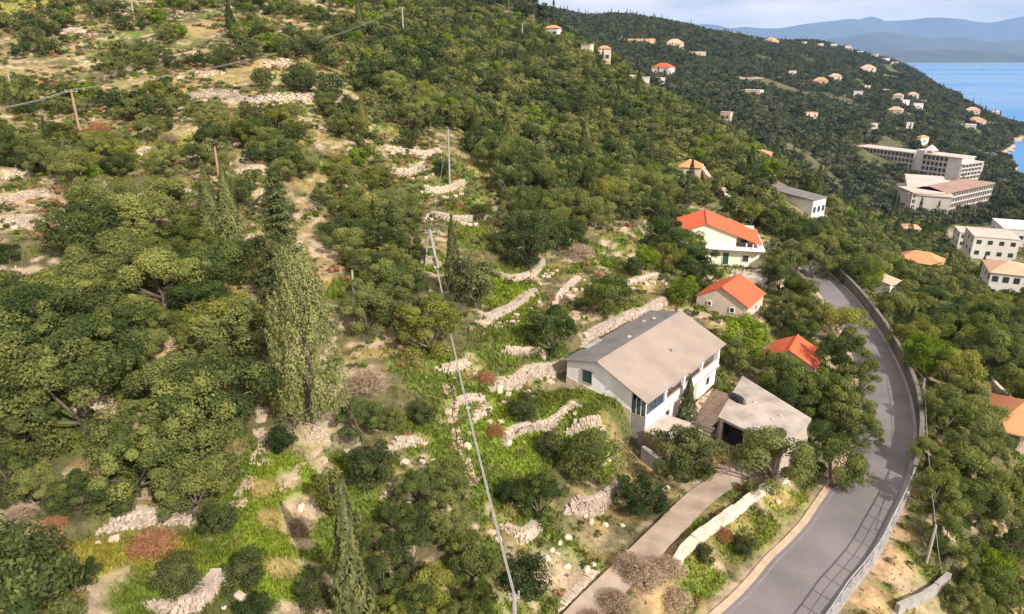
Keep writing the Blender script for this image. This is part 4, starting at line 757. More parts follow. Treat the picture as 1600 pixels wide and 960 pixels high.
# ------------------------------------------------------------------ tree prototypes: leaf sprays spread through the crown, trunk with limbs
def sprig_mesh(name, pos, nrm, axis, ln_, wd, tone, m):
    n = len(pos); nrm = nrm/np.linalg.norm(nrm, axis=1)[:, None]; ax = axis-nrm*(axis*nrm).sum(1)[:, None]; ax /= np.linalg.norm(ax, axis=1)[:, None]+1e-9; si = np.cross(nrm, ax)
    L_ = np.asarray(ln_).reshape(-1, 1)*np.ones((n, 1)); W_ = np.asarray(wd).reshape(-1, 1)*np.ones((n, 1))
    V = np.stack([pos-ax*L_*.5, pos+si*W_*.5+nrm*W_*.12, pos+ax*L_*.5-nrm*L_*.1, pos-si*W_*.5+nrm*W_*.12], 1).reshape(-1, 3); Fq = np.arange(4*n).reshape(n, 4)
    me = bpy.data.meshes.new(name); me.vertices.add(4*n); me.vertices.foreach_set('co', V.ravel()); me.loops.add(4*n); me.loops.foreach_set('vertex_index', Fq.ravel())
    me.polygons.add(n); me.polygons.foreach_set('loop_start', np.arange(0, 4*n, 4)); me.polygons.foreach_set('loop_total', np.full(n, 4)); me.update()
    a = me.attributes.new('tone', 'FLOAT', 'FACE'); a.data.foreach_set('value', np.clip(tone, 0, 1).astype(np.float32)); me.materials.append(M(m)); return me
def rdir(g, n, zb=0.0):
    d = g.normal(size=(n, 3)); d[:, 2] += zb; return d/np.linalg.norm(d, axis=1)[:, None]
def clump_crown(name, seed, ncl, per, rad, cz, crad, size, m, zb=.35, flat=.8, sq=.35):
    g = np.random.default_rng(seed); C = []
    rad = np.array(rad); cd_ = rdir(g, ncl, zb); rr = g.uniform(.45, 1.06, ncl)**.8; C = cd_*rr[:, None]*rad; C[:, 2] += cz; C[:, 2] = np.maximum(C[:, 2], cz-rad[2]*.8)
    cr_ = g.uniform(*crad, ncl); ct = g.uniform(.05, .85, ncl)
    P, Nn, T = [], [], []
    for i in range(ncl):
        d = rdir(g, per, .25); r = cr_[i]*g.uniform(.45, 1.08, per)**.6; p = C[i]+d*r[:, None]*np.array([1, 1, flat])
        out = (p-np.array([0, 0, cz]))/rad; P.append(p); Nn.append(d*.75+out*.35+g.normal(size=(per, 3))*.45); T.append(ct[i]+g.normal(size=per)*.16)
    P = np.concatenate(P); Nn = np.concatenate(Nn); T = np.concatenate(T); k = len(P); s = g.uniform(.7, 1.35, k)*size
    return sprig_mesh(name, P, Nn, g.normal(size=(k, 3)), s, s*(.5+g.uniform(-.1, .15, k)), T, m), C
def trunk_mesh(name, C, seed, r0, hf, lim=6, lean=.3, m='bark'):
    g = random.Random(seed); mb = MB(); fx, fy = g.uniform(-lean, lean), g.uniform(-lean, lean)
    mb.tube([(0,0,-.5), (fx*.3, fy*.3, hf*.5), (fx, fy, hf)], [r0*1.3, r0, r0*.75], 7)
    for c in sorted(C, key=lambda c: -abs(c[0])-abs(c[1]))[:lim]:
        mid = (fx+(c[0]-fx)*.5, fy+(c[1]-fy)*.5, hf+(c[2]-hf)*.65); mb.tube([(fx, fy, hf-.05), mid, tuple(c)], [r0*.5, r0*.3, r0*.1], 5)
    me = bpy.data.meshes.new(name); me.from_pydata(mb.v, [], mb.f); me.materials.append(M(m)); me.polygons.foreach_set('use_smooth', [True]*len(me.polygons)); me.update(); return me
PROTO = {}   # kind -> list of (trunk, crown), nominal width, nominal height
def add_proto(kind, w, h, items): PROTO[kind] = (items, w, h)
it = []
for k in range(7):
    g = random.Random(k*3+1); cm_, C = clump_crown('olive_crown', 100+k, 34, 300, (2.75, 2.75, 2.1+g.uniform(-.2, .45)), 2.45, (.38, .95), .18, 'leaf_olive'); it.append((trunk_mesh('olive_trunk', C, k, .22, .75), cm_))
add_proto('olive', 6.2, 5.0, it)
it = []
for k in range(4):
    cm_, C = clump_crown('bush_crown', 200+k, 24, 200, (1.35, 1.35, 1.05), 1.2, (.35, .62), .13, 'leaf_dark', .2); it.append((trunk_mesh('bush_stem', C, k+30, .1, .5, 5, .1), cm_))
add_proto('bush', 3.3, 2.5, it)
it = []
for k in range(2):
    cm_, C = clump_crown('bright_crown', 300+k, 28, 200, (1.9, 1.9, 1.7), 2.3, (.5, .85), .19, 'leaf_bright', .2); it.append((trunk_mesh('bright_trunk', C, k+40, .15, 1.2), cm_))
add_proto('bright', 4.4, 4.7, it)
it = []
for k in range(2):
    cm_, C = clump_crown('pine_crown', 320+k, 60, 170, (2.8, 2.8, 2.5), 3.4, (.55, .85), .20, 'leaf_bright', .25, .9); it.append((trunk_mesh('pine_trunk', C, k+44, .24, 2.2), cm_))
add_proto('pine', 6.4, 6.6, it)
it = []
for k in range(2):
    cm_, C = clump_crown('grey_crown', 340+k, 26, 130, (1.7, 1.7, 2.3), 2.8, (.5, .8), .26, 'leaf_cypress', .1, 1.2); it.append((trunk_mesh('grey_trunk', C, k+48, .2, 1.0), cm_))
add_proto('greygreen', 4.0, 5.6, it)
def spire(name, seed, h, w, k, size, m, plumes=0, shape=.8):
    g = np.random.default_rng(seed); z = g.uniform(.02, 1, k)**.9; th = g.uniform(0, 2*np.pi, k)
    env = np.minimum(1, (z/.12)**.6)*np.clip(1-z, 0, 1)**shape*1.25; env = np.minimum(env, 1)
    lump = 1+.22*np.sin(th*3+z*9+seed)+.14*np.sin(th*7-z*23)+(.25*np.sin(th*5+np.floor(z*plumes)*2.1) if plumes else 0)
    r = w/2*env*lump*g.uniform(.72, 1.02, k)**.5; P = np.stack([r*np.cos(th), r*np.sin(th), z*h], 1)
    if plumes: P[:, 2] += .02*h*np.sin(th*5)
    Nn = np.stack([np.cos(th), np.sin(th), np.full(k, .35)], 1)+g.normal(size=(k, 3))*.4; ax = np.stack([np.cos(th)*.25, np.sin(th)*.25, np.ones(k)], 1)+g.normal(size=(k, 3))*.3
    T = .45+.22*np.sin(th*4+z*15)+g.normal(size=k)*.2; s = g.uniform(.7, 1.4, k)*size
    return sprig_mesh(name, P, Nn, ax, s, s*.42, T, m)
def straight_trunk(name, h, r):
    mb = MB().tube([(0,0,-.5), (0,0,h*.5), (.03,.02,h*.93)], [r*1.2, r*.8, r*.15], 7); me = bpy.data.meshes.new(name); me.from_pydata(mb.v, [], mb.f); me.materials.append(M('bark')); me.update(); return me
add_proto('cypress', 1.9, 10, [(straight_trunk('cypress_trunk', 10, .16), spire('cypress_crown', s, 10, 1.9, 4200, .30, 'leaf_cypress')) for s in (1, 2, 3)])
def feathery(seed):
    g = np.random.default_rng(seed); P, Nn, T, AX = [], [], [], []
    for i in range(330):       # upright plumes set all round and through the crown
        z0 = g.uniform(.0, .9); th = g.uniform(0, 2*np.pi); env = min(1, (z0/.1+.25)**.6)*(1-z0)**.62; r = 2.6*env*g.uniform(.3, 1)**.5; c0 = np.array([r*np.cos(th), r*np.sin(th), .4+z0*10.2]); n_ = 70; t_ = g.uniform(0, 1, n_)
        d = rdir(g, n_); pr = .34*(1-t_)**.7+.04; p = c0+np.stack([np.cos(th)*t_*.35, np.sin(th)*t_*.35, t_*1.5], 1)+d*pr[:, None]; P.append(p); Nn.append(d+np.array([np.cos(th), np.sin(th), .3])*.7+g.normal(size=(n_, 3))*.3)
        AX.append(np.tile([np.cos(th)*.3, np.sin(th)*.3, 1.], (n_, 1))+g.normal(size=(n_, 3))*.35); T.append(np.full(n_, g.uniform(.3, .95))+g.normal(size=n_)*.14)
    P = np.concatenate(P); k = len(P); s = g.uniform(.7, 1.35, k)*.17; return sprig_mesh('feathery_crown', P, np.concatenate(Nn), np.concatenate(AX), s, s*.45, np.concatenate(T), 'leaf_cypress')
add_proto('feathery', 5.8, 11.5, [(straight_trunk('feathery_trunk', 11, .3), feathery(5))])
def tiered(seed):
    g = np.random.default_rng(seed); P, Nn, T, AX = [], [], [], []
    for i in range(420):
        z0 = g.uniform(.04, 1); th = g.uniform(0, 2*np.pi); Lb = 2.0*(1-z0)**.85+.15; n_ = 46; t_ = g.uniform(.12, 1, n_); z = z0*10+.3*t_-.55*t_**2*Lb*.5
        p = np.stack([np.cos(th)*t_*Lb, np.sin(th)*t_*Lb, z], 1)+g.normal(size=(n_, 3))*np.array([.16, .16, .07]); P.append(p); Nn.append(np.tile([np.cos(th)*.5, np.sin(th)*.5, 1], (n_, 1))+g.normal(size=(n_, 3))*.5)
        AX.append(np.tile([np.cos(th), np.sin(th), -.2], (n_, 1))+g.normal(size=(n_, 3))*.5); T.append(np.full(n_, g.uniform(.05, .7))+g.normal(size=n_)*.12)
    P = np.concatenate(P); k = len(P); s = g.uniform(.7, 1.35, k)*.2; return sprig_mesh('tiered_crown', P, np.concatenate(Nn), np.concatenate(AX), s, s*.4, np.concatenate(T), 'leaf_cypress')
add_proto('tiered', 4.1, 10.3, [(straight_trunk('tiered_trunk', 10, .2), tiered(8))])
def twiggy(seed, m):
    g = np.random.default_rng(seed); k = 1500; d = rdir(g, k, .35); d[:, 2] = np.abs(d[:, 2])*.8+.05; r = g.uniform(.25, 1, k)**.6; P = d*r[:, None]*np.array([1.6, 1.6, 1.5])+np.array([0, 0, .25])
    return sprig_mesh('twig_crown', P, g.normal(size=(k, 3)), d+g.normal(size=(k, 3))*.55, g.uniform(.3, .8, k), g.uniform(.02, .05, k), g.uniform(0, 1, k), m)
for nm, mm in (('russet', 'twig_russet'), ('baregrey', 'twig_grey')):
    add_proto(nm, 3.4, 1.9, [(trunk_mesh('twig_stems', [(.9,.3,1.1),(-.8,.5,1.2),(.1,-1,1.1),(.5,.9,1.3),(-.6,-.7,1.)], 60, .06, .3, 5, .05), twiggy(70, mm))])
NT = dict(plain=(1,1,1), straw=(1.45,1.22,.85), brown=(1.25,.95,.8), light=(1.25,1.25,1.2), grey=(.96,.98,1.05), yellow=(1.18,1.12,.8), dark=(.62,.74,.72), deep=(.86,.92,.8))
def make_tree(name, kind, p, wm_, label, cat, group=None, tone='plain', hs=1.0, crown='crown', trunk='trunk', var=None):
    items, w0, h0 = PROTO[kind]; tr, cr_ = items[random.randrange(len(items)) if var is None else var % len(items)]; s = wm_/w0
    e = empty(name, (p[0], p[1], p[2]-.05), label, cat, group, rz=random.uniform(0, 6.28))
    for me_, nm in ((tr, trunk), (cr_, crown)):
        o = obj(nm, me_, e); o.scale = (s, s, s*hs); o.color = (*NT[tone], 1) if nm == crown else (1,1,1,1)
    return e
def put(kind, x, y, w, **kw):
    hc = {'bush': .40, 'russet': .3, 'baregrey': .3, 'olive': .44, 'pine': .5, 'bright': .5, 'greygreen': .62}[kind]
    p = hitg(x, y+w*hc); D = proj(*p)[2]; return p, w*D/F
TREES = []   # (x, y, radius) of everything planted by hand, so that the scattered wood keeps clear
def plant(kind, x, y, w, name, label, cat, tone='plain', **kw):
    p, wm_ = put(kind, x, y, w); TREES.append((p[0], p[1], wm_*.5)); return make_tree(name, kind, p, wm_, label, cat, tone=tone, **kw)
def plant_spire(kind, x, yb, yt, w, name, label, xt=None, tone='plain'):
    p = hitg(x, yb); D = proj(*p)[2]; dep = math.atan2(CAMZ-p[2], p[1]); hm_ = (yb-yt)*D/F/math.cos(dep)*.97; wm_ = w*D/F; items, w0, h0 = PROTO[kind]; TREES.append((p[0], p[1], wm_*.5))
    return make_tree(name, kind, p, wm_, label, 'cypress' if kind != 'tiered' else 'conifer', tone=tone, hs=(hm_/h0)/(wm_/w0))
plant_spire('feathery', 488, 655, 395, 142, 'feathery_cypress', 'broad feathery yellow-green cypress, the largest tree left of centre', tone='light')
plant_spire('tiered', 452, 480, 268, 92, 'tiered_conifer', 'dark tiered conifer standing just above the broad feathery cypress', tone='light')
plant_spire('cypress', 557, 990, 782, 54, 'slim_cypress', 'tall slim cypress at the bottom edge, left of the thick grey cable')
plant_spire('cypress', 334, 376, 252, 32, 'slim_cypress', 'left of the two slim cypresses beside a wooden pole', tone='light')
plant_spire('cypress', 364, 382, 254, 36, 'slim_cypress', 'right of the two slim cypresses beside a wooden pole', tone='light')
plant_spire('cypress', 709, 470, 338, 27, 'slim_cypress', 'slim cypress just right of the double power pole')
plant_spire('cypress', 568, 208, 146, 17, 'slim_cypress', 'slim straw coloured cypress high on the centre of the slope', tone='yellow')
plant_spire('cypress', 563, 55, -10, 14, 'slim_cypress', 'slim dark cypress at the top edge of the photo', tone='deep')
plant_spire('cypress', 1072, 640+20, 590, 26, 'small_cypress', 'small dark cypress in front of the white house porch', tone='dark')
plant_spire('cypress', 363, 60, 5, 18, 'slim_cypress', 'dark cypress on the straw slope at the top left', tone='dark')
plant_spire('cypress', 1170, 280, 228, 17, 'slim_cypress', 'dark cypress in front of the orange and cream house', tone='dark')
HAND = [('olive',60,895,125,'yellow','yellowish olive tree in the bottom left corner'),('olive',10,935,90,'plain','olive tree cut by the left edge at the bottom'),('olive',105,945,70,'yellow','small olive tree right of the yellowish corner olive'),
('bush',132,890,60,'dark','dark bush between the corner olive and the yellow meadow'),('bush',281,890,84,'plain','dark round bush inside the crescent shaped wall'),('bush',386,882,78,'plain','dark round bush right of the crescent shaped wall'),('bush',344,806,72,'plain','dark bush right of the straight stone wall'),
('bush',443,681,62,'dark','dark bush left of the short pale wall under the feathery cypress'),('bush',402,945,66,'dark','dark bush at the bottom edge below the meadow'),('bush',492,918,70,'plain','grey-green bush left of the tall slim bottom cypress'),('olive',566,645,84,'dark','dark tree below the grey leafless shrub'),('bush',582,716,90,'plain','dark spreading bush below the dark tree'),
('greygreen',520,765,60,'yellow','pale feathery bush left of the tall slim bottom cypress'),('olive',640,850,95,'plain','olive tree right of the tall slim bottom cypress'),('olive',600,895,80,'plain','olive tree touching the tall slim bottom cypress'),('olive',700,795,95,'plain','olive tree left of the cable in the lower grove'),('olive',675,905,105,'yellow','large olive tree in the lower grove near the bottom edge'),
('olive',742,870,95,'plain','olive tree left of the cable near the bottom edge'),('olive',622,800,70,'deep','small olive tree at the top left of the lower grove'),('olive',700,735,85,'deep','olive tree at the top of the lower grove'),('olive',648,755,75,'dark','dark olive tree below the short wall right of the cypress top'),('olive',748,935,80,'yellow','olive tree at the bottom edge beside the cable'),('olive',605,950,80,'yellow','olive tree at the bottom edge right of the slim cypress'),
('bush',822,890,95,'dark','large dark bush right of the cable at the bottom'),('bush',820,633,62,'plain','dark round bush left of the white house'),('olive',926,700,112,'plain','big olive tree below the white house gable'),('bush',862,690,60,'plain','bush left of the big olive below the white house'),('olive',842,768,95,'deep','dark olive tree above the sagging wall'),('bush',792,765,48,'dark','dark bush between the cable and the dark olive'),
('olive',1000,760,92,'dark','dark olive tree left of the driveway'),('olive',1066,700,116,'grey','olive tree in front of the white house porch'),('olive',1203,706,142,'grey','broad olive tree in front of the concrete garage'),
('olive',1300,712,112,'deep','olive tree at the road edge beside the garage'),('olive',1325,640,92,'deep','olive tree overhanging the road bend'),('olive',1285,612,104,'deep','olive tree behind the concrete garage'),('olive',1205,572,74,'deep','olive tree left of the isolated orange roof'),('olive',1234,616,86,'deep','olive tree below the isolated orange roof'),('olive',1310,555,100,'deep','olive tree right of the isolated orange roof'),('olive',1260,488,72,'plain','olive tree above the isolated orange roof'),
('olive',1306,500,88,'yellow','olive tree at the inside of the upper road bend'),('olive',1336,590,70,'plain','olive tree halfway along the inner road edge'),('olive',1268,668,62,'deep','olive tree at the corner of the garage slab'),('bush',1212,492,48,'plain','bush between the small red roof and the road'),('olive',1345,672,62,'plain','small olive tree at the inner road edge'),
('olive',1240,396,72,'plain','olive tree hiding the far end of the road'),('olive',1270,408,62,'plain','olive tree right over the far end of the road'),('olive',1213,412,58,'plain','olive tree between the cream house and the road end'),('olive',1222,592,92,'deep','olive tree hiding the lower edge of the isolated orange roof'),('olive',1258,604,92,'deep','olive tree right of the concrete garage back corner'),('olive',862,512,95,'dark','big round dark olive tree left of the white house roof'),('olive',945,452,88,'deep','olive tree above the wall behind the white house'),('bush',822,385,82,'plain','dark spreading bush above the bowed wall'),('bush',784,378,46,'plain','dark bush left of the spreading bush'),('olive',890,365,62,'deep','olive tree above the bowed wall'),('baregrey',906,388,52,'plain','grey leafless shrub left of the bright green tree'),
('bright',1010,401,44,'plain','upper bright green tree left of the cream house'),('bright',1066,451,52,'plain','lower bright green tree left of the small red roof'),('pine',1157,525,92,'light','rounded bright green pine right of the white house'),('olive',1040,366,84,'dark','dark olive tree left of the cream house roof'),('olive',1080,404,84,'dark','dark olive tree against the cream house wall'),('olive',1092,372,60,'dark','dark olive tree under the cream house roof edge'),('olive',1030,325,62,'deep','olive tree above the dark olives near the cream house'),('olive',1102,430,56,'dark','dark olive tree above the lower bright green tree'),
('greygreen',742,440,64,'plain','pale grey-green cypress-like bush right of the slim cypress'),('bright',432,415,34,'yellow','small yellow-green tree left of the broad feathery cypress'),('pine',1437,552,80,'plain','rounded bright green pine outside the road bend'),('pine',1350,428,56,'yellow','bright green pine outside the far end of the road'),
('russet',241,838,86,'plain','russet leafless bush in the yellow meadow'),('baregrey',574,588,70,'plain','grey leafless shrub right of the broad feathery cypress'),('baregrey',265,212,34,'plain','grey leafless shrub below the wooden power pole'),('russet',155,196,34,'plain','russet shrub at the foot of the wooden power pole'),('baregrey',470,815,50,'plain','pale twiggy bush in the green meadow'),('russet',775,668,36,'plain','brown shrub right of the cable above the low wall'),('russet',760,585,40,'plain','brown shrub above the broad tumbled wall'),
('bush',1160,845,48,'plain','grey-green bush on the bank above the road'),('bush',1100,862,40,'plain','bush beside the end of the whitewashed wall'),('baregrey',1010,890,70,'plain','straw coloured twiggy shrub right of the driveway'),('baregrey',960,930,60,'plain','straw coloured shrub at the bottom edge right of the driveway'),('russet',1130,830,36,'plain','brown shrub below the whitewashed wall'),
('bush',25,765,60,'plain','dark bush at the left edge above the straw brush'),('bush',95,785,54,'plain','dark bush left of the straight stone wall'),('bush',10,845,50,'deep','bush at the left edge below the straw brush'),('baregrey',30,800,52,'plain','straw brush at the left edge above the corner olive'),('russet',85,812,44,'plain','brown brush left of the straight stone wall'),('baregrey',62,838,46,'plain','pale brush above the yellowish corner olive'),('olive',1455,762,90,'deep','olive tree just outside the railing at the road bend'),('olive',1478,835,88,'deep','olive tree behind the V-shaped cables'),('olive',1522,782,92,'plain','olive tree right of the V-shaped cables'),('olive',1440,700,66,'deep','olive tree pressed against the far parapet'),('olive',1532,905,92,'deep','olive tree right of the pale wall stub'),('olive',1578,850,92,'deep','olive tree near the right edge below the orange roof'),('olive',1585,935,100,'plain','olive tree in the bottom right corner'),('olive',1222,574,72,'deep','olive tree against the left side of the isolated orange roof'),('olive',62,748,92,'plain','olive tree above the straw brush near the left edge'),('olive',128,762,84,'deep','olive tree left above the straight stone wall'),('olive',182,772,82,'plain','olive tree just above the straight stone wall'),('olive',18,718,92,'deep','olive tree at the left edge of the lower grove'),('olive',578,838,58,'deep','small olive tree right beside the slim bottom cypress crown'),('olive',662,808,72,'plain','olive tree in the middle of the lower grove'),('olive',722,842,70,'deep','olive tree right of the middle of the lower grove'),('olive',650,938,84,'deep','olive tree at the bottom edge in the lower grove'),('olive',706,958,74,'plain','olive tree on the bottom edge left of the cable'),
('olive',1500,702,92,'grey','olive tree downhill of the far parapet'),('olive',1562,768,92,'deep','olive tree right of the one behind the cables'),('olive',1472,642,84,'deep','olive tree below the bright pine outside the bend'),('olive',1535,690,84,'plain','olive tree left of the orange roof at the right edge'),('olive',1502,930,76,'plain','olive tree at the bottom edge right of the wall stub'),('olive',1500,612,80,'grey','olive tree left of the pale yard at the right edge'),
('baregrey',985,872,62,'plain','straw shrub beside the middle of the driveway'),('baregrey',1042,878,64,'plain','straw shrub below the end of the whitewashed wall'),('baregrey',1052,928,66,'plain','straw shrub between driveway and road at the bottom'),('baregrey',928,962,54,'plain','straw shrub on the bottom edge by the driveway'),('bright',1548,880,60,'plain','bright green shrub near the right edge at the bottom'),('bush',545,165,40,'plain','dark bush above the slim straw coloured cypress'),('bush',415,200,44,'deep','bush under the longest upper terrace wall'),('bush',470,122,60,'plain','dark round bush right of the short upper terrace wall'),('bush',350,95,40,'plain','dark bush on the straw slope'),('bush',50,250,52,'plain','dark round bush above the pale terraces at the left edge'),('bush',15,392,44,'dark','dark bush below the pale terraces at the left edge'),
('bush',640,215,44,'plain','bush above the small upper pale wall'),('bush',690,262,34,'dark','dark bush between the two small upper pale walls'),('bush',750,330,40,'plain','bush in the flowery upper clearing'),('bush',655,395,36,'dark','dark bush left of the double power pole'),('bush',900,305,40,'plain','bush above the small ruin'),('olive',610,650,50,'plain','small tree right of the dark tree below the leafless shrub'),('bush',660,640,56,'plain','bush left of the thick cable below the thin curved wall'),('bush',990,415,40,'dark','dark bush left of the upper bright green tree')]
for kind, x, y, w, tone, lab in HAND:
    nm, cat = {'olive': ('olive_tree', 'olive tree'), 'bush': ('round_bush', 'bush'), 'bright': ('citrus_tree', 'tree'), 'pine': ('round_pine', 'pine'), 'greygreen': ('grey_bush', 'bush'), 'russet': ('twiggy_shrub', 'shrub'), 'baregrey': ('twiggy_shrub', 'shrub')}[kind]
    plant(kind, x, y, w, nm, lab, cat, tone, crown='twigs' if kind in ('russet', 'baregrey') else 'crown', trunk='stem' if kind in ('russet', 'baregrey', 'bush') else 'trunk')
# ------------------------------------------------------------------ scattered wood
def inpoly(x, y, P):
    c = np.zeros(x.shape, bool); j = len(P)-1
    for i in range(len(P)):
        (xi, yi), (xj, yj) = P[i], P[j]; c ^= ((yi > y) != (yj > y)) & (x < (xj-xi)*(y-yi)/(yj-yi+1e-9)+xi); j = i
    return c
CLEAR = [[(60,1000),(60,960),(120,835),(300,800),(350,760),(395,655),(470,640),(560,640),(660,640),(680,590),(600,600),(540,560),(590,540),(690,540),(690,470),(640,420),(640,300),(585,270),(580,185),(720,190),(775,290),(790,370),(850,400),(900,340),(980,330),(1000,380),(1050,430),(1110,440),(1120,560),(1180,590),(1275,650),(1330,690),(1360,780),(1270,1010)],
 [(-20,250),(92,255),(108,300),(105,380),(150,390),(150,412),(-20,415)],[(405,420),(560,420),(560,645),(405,645)],[(283,140),(420,128),(505,140),(505,166),(290,168)],[(395,85),(470,85),(470,118),(395,118)],[(265,102),(365,95),(365,140),(265,140)],[(190,205),(275,195),(275,245),(190,250)],[(350,250),(430,240),(430,290),(350,290)],[(300,10),(355,10),(350,70),(300,70)],[(0,-10),(75,-10),(75,26),(0,26)],
 [(485,180),(515,180),(515,240),(485,240)],[(480,392),(540,392),(540,440),(480,440)],[(85,455),(165,445),(165,495),(85,500)],[(118,615),(170,600),(170,685),(118,685)],[(255,535),(275,535),(275,570),(255,570)],[(328,560),(352,560),(352,592),(328,592)],[(395,440),(415,440),(415,480),(395,480)],
 [(1310,1000),(1385,815),(1420,800),(1440,860),(1510,985),(1480,1000)],[(1468,345),(1610,345),(1610,420),(1560,430),(1490,400)],[(1520,560),(1610,590),(1610,720),(1560,700)],[(1060,235),(1105,255),(1155,338),(1130,340),(1085,290),(1055,280)],[(1210,280),(1240,285),(1300,330),(1290,352),(1215,300)],
 [(1095,425),(1205,430),(1205,500),(1160,495),(1095,500)],[(900,955),(1400,955),(1400,1300),(900,1300)],[(1395,392),(1465,405),(1465,430),(1395,410)],[(1370,425),(1412,440),(1410,478),(1375,470)],[(1535,405),(1610,405),(1610,475),(1545,465)],[(1075,318),(1200,345),(1200,440),(1120,440),(1105,345)],
 [(412,270),(498,270),(498,420),(412,420)],[(316,300),(392,300),(392,412),(316,412)],[(1335,225),(1500,250),(1490,266),(1345,250)],[(1205,280),(1245,280),(1305,325),(1305,356),(1258,356),(1205,305)],[(165,50),(140,40),(92,42),(92,58),(140,60)],[(650,375),(690,360),(690,420),(640,415)],[(255,345),(240,360),(220,352),(222,335)]]
TH = np.array(TREES)
def scatter(x0, x1, y0, y1, sp, jit, seed):
    g = np.random.default_rng(seed); xs, ys = np.meshgrid(np.arange(x0, x1, sp), np.arange(y0, y1, sp*.87)); xs[1::2] += sp/2; x = xs.ravel()+g.uniform(-jit, jit, xs.size); y = ys.ravel()+g.uniform(-jit, jit, xs.size)
    k = (np.abs(x/y) < 1.05) & (y > 14); return x[k], y[k], g
def keep(x, y, z, r):
    d, s, _ = seg_dist(x, y, ROAD); ok = (d > 2.7+r*np.where(s > 0, .95, .62)) & (z > 1.2)
    d, s, _ = seg_dist(x, y, DRIVE[:, :2]); ok &= d > 2+r*.8
    for (cx, cy, an, hu, hv, pz, bl) in PADS:
        du = np.abs((x-cx)*math.cos(an)+(y-cy)*math.sin(an))-hu; dv = np.abs(-(x-cx)*math.sin(an)+(y-cy)*math.cos(an))-hv; ok &= np.hypot(np.maximum(du, 0), np.maximum(dv, 0)) > r*.75
    c = H1O+H1U*8.4-H1V*1; du = np.abs((x-c[0])*H1U[0]+(y-c[1])*H1U[1])-9.5; dv = np.abs((x-c[0])*H1V[0]+(y-c[1])*H1V[1])-4.5; ok &= np.hypot(np.maximum(du, 0), np.maximum(dv, 0)) > r*.75
    for bx, by, br in BUILT: ok &= np.hypot(x-bx, y-by) > br+r*.6
    a, b_, D = proj(x, y, z+r*.8); ok &= (D > 5)
    for P in CLEAR: ok &= ~inpoly(a, b_, P)
    return ok, a, b_, D
x, y, g = scatter(-260, 200, 16, 330, 4.5, 1.5, 5); z = G(x, y); wdt = g.uniform(3.6, 7.9, len(x)); leftz = (x/y < -.25) & (y < 110); wdt = np.where(leftz, wdt*1.1, wdt); upleft = (x/y < -.2) & (y > 85); wdt = np.where(upleft, wdt*.78, wdt)
ok, a, b_, D = keep(x, y, z, wdt*.5)
for tx, ty, tr in TH: ok &= np.hypot(x-tx, y-ty) > (tr+wdt*.5)*.44
wpx = wdt*F/np.maximum(D, 5); ok &= (a > -.55*wpx) & (a < 1600+.55*wpx) & (b_ > -60) & (b_ < 962)
ok &= vnoise(x, y, 14, 91) > np.where((b_ < 330) & (a < 560), .47, np.where(a > 1300, .03, .08))
x, y, z, wdt, a, b_, D = [q[ok] for q in (x, y, z, wdt, a, b_, D)]
score = np.where(b_ > -5, wdt/D, 0)
n_hand = sum(1 for h in HAND if h[0] == 'olive'); order = np.argsort(-score)[:300-n_hand]; single = np.zeros(len(x), bool); single[order] = True
LANDM = [('wooden power pole at the upper left', 118, 175), ('two slim cypresses', 349, 315), ('broad feathery cypress', 488, 520), ('dark tiered conifer', 452, 350), ('straight stone wall behind the russet bush', 225, 812), ('pale terraces at the left edge', 40, 325), ('gap in the left olive grove', 125, 475), ('lower gap in the left grove', 150, 640), ('double power pole', 674, 385), ('tall slim bottom cypress', 557, 880), ('thin curved wall under the cable', 704, 573),
 ('white house roof', 1010, 560), ('cream house', 1145, 390), ('small stone house', 1075, 262), ('bright pine outside the road bend', 1437, 552), ('far end of the road', 1278, 432), ('V-shaped cables by the road', 1455, 825), ('property at the right edge', 1580, 630), ('long orange roof below the road', 1432, 412), ('longest upper terrace wall', 395, 153), ('two small upper pale walls', 660, 280), ('grey leafless shrub', 574, 588), ('small ruin', 962, 350), ('wall stub at the bottom right', 1440, 935), ('grey metal roof building', 1258, 318)]
LX = np.array([(l[1], l[2]) for l in LANDM]); ORD = ['nearest to it', 'second nearest', 'third nearest', 'fourth nearest', 'fifth nearest', 'sixth nearest', 'seventh nearest', 'eighth nearest', 'ninth nearest', 'tenth nearest']+['%dth nearest' % i for i in range(11, 60)]
buck = {}
for i in np.nonzero(single)[0]:
    d = np.hypot(LX[:,0]-a[i], LX[:,1]-b_[i]); k = int(np.argmin(d)); dx, dy = a[i]-LX[k,0], b_[i]-LX[k,1]; rel = ('right of' if dx > 0 else 'left of') if abs(dx) > abs(dy) else ('below' if dy > 0 else 'above'); buck.setdefault((k, rel), []).append((d[k], i))
for (k, rel), lst in buck.items():
    for q, (dd, i) in enumerate(sorted(lst)):
        tone = random.choice(['plain', 'plain', 'light', 'yellow', 'grey', 'deep', 'plain', 'light'] if x[i] < 38 else ['plain', 'deep', 'grey', 'deep', 'yellow']); sz = 'large' if wdt[i] > 7 else 'small' if wdt[i] < 5.6 else 'medium'
        make_tree('olive_tree', 'olive', (x[i], y[i], z[i]), wdt[i], '%s olive tree %s the %s, %s' % (sz, rel, LANDM[k][0], ORD[q]), 'olive tree', 'olive trees on the slope', tone, hs=random.uniform(.78, 1.02) if x[i]/y[i] < -.15 else random.uniform(.85, 1.25))
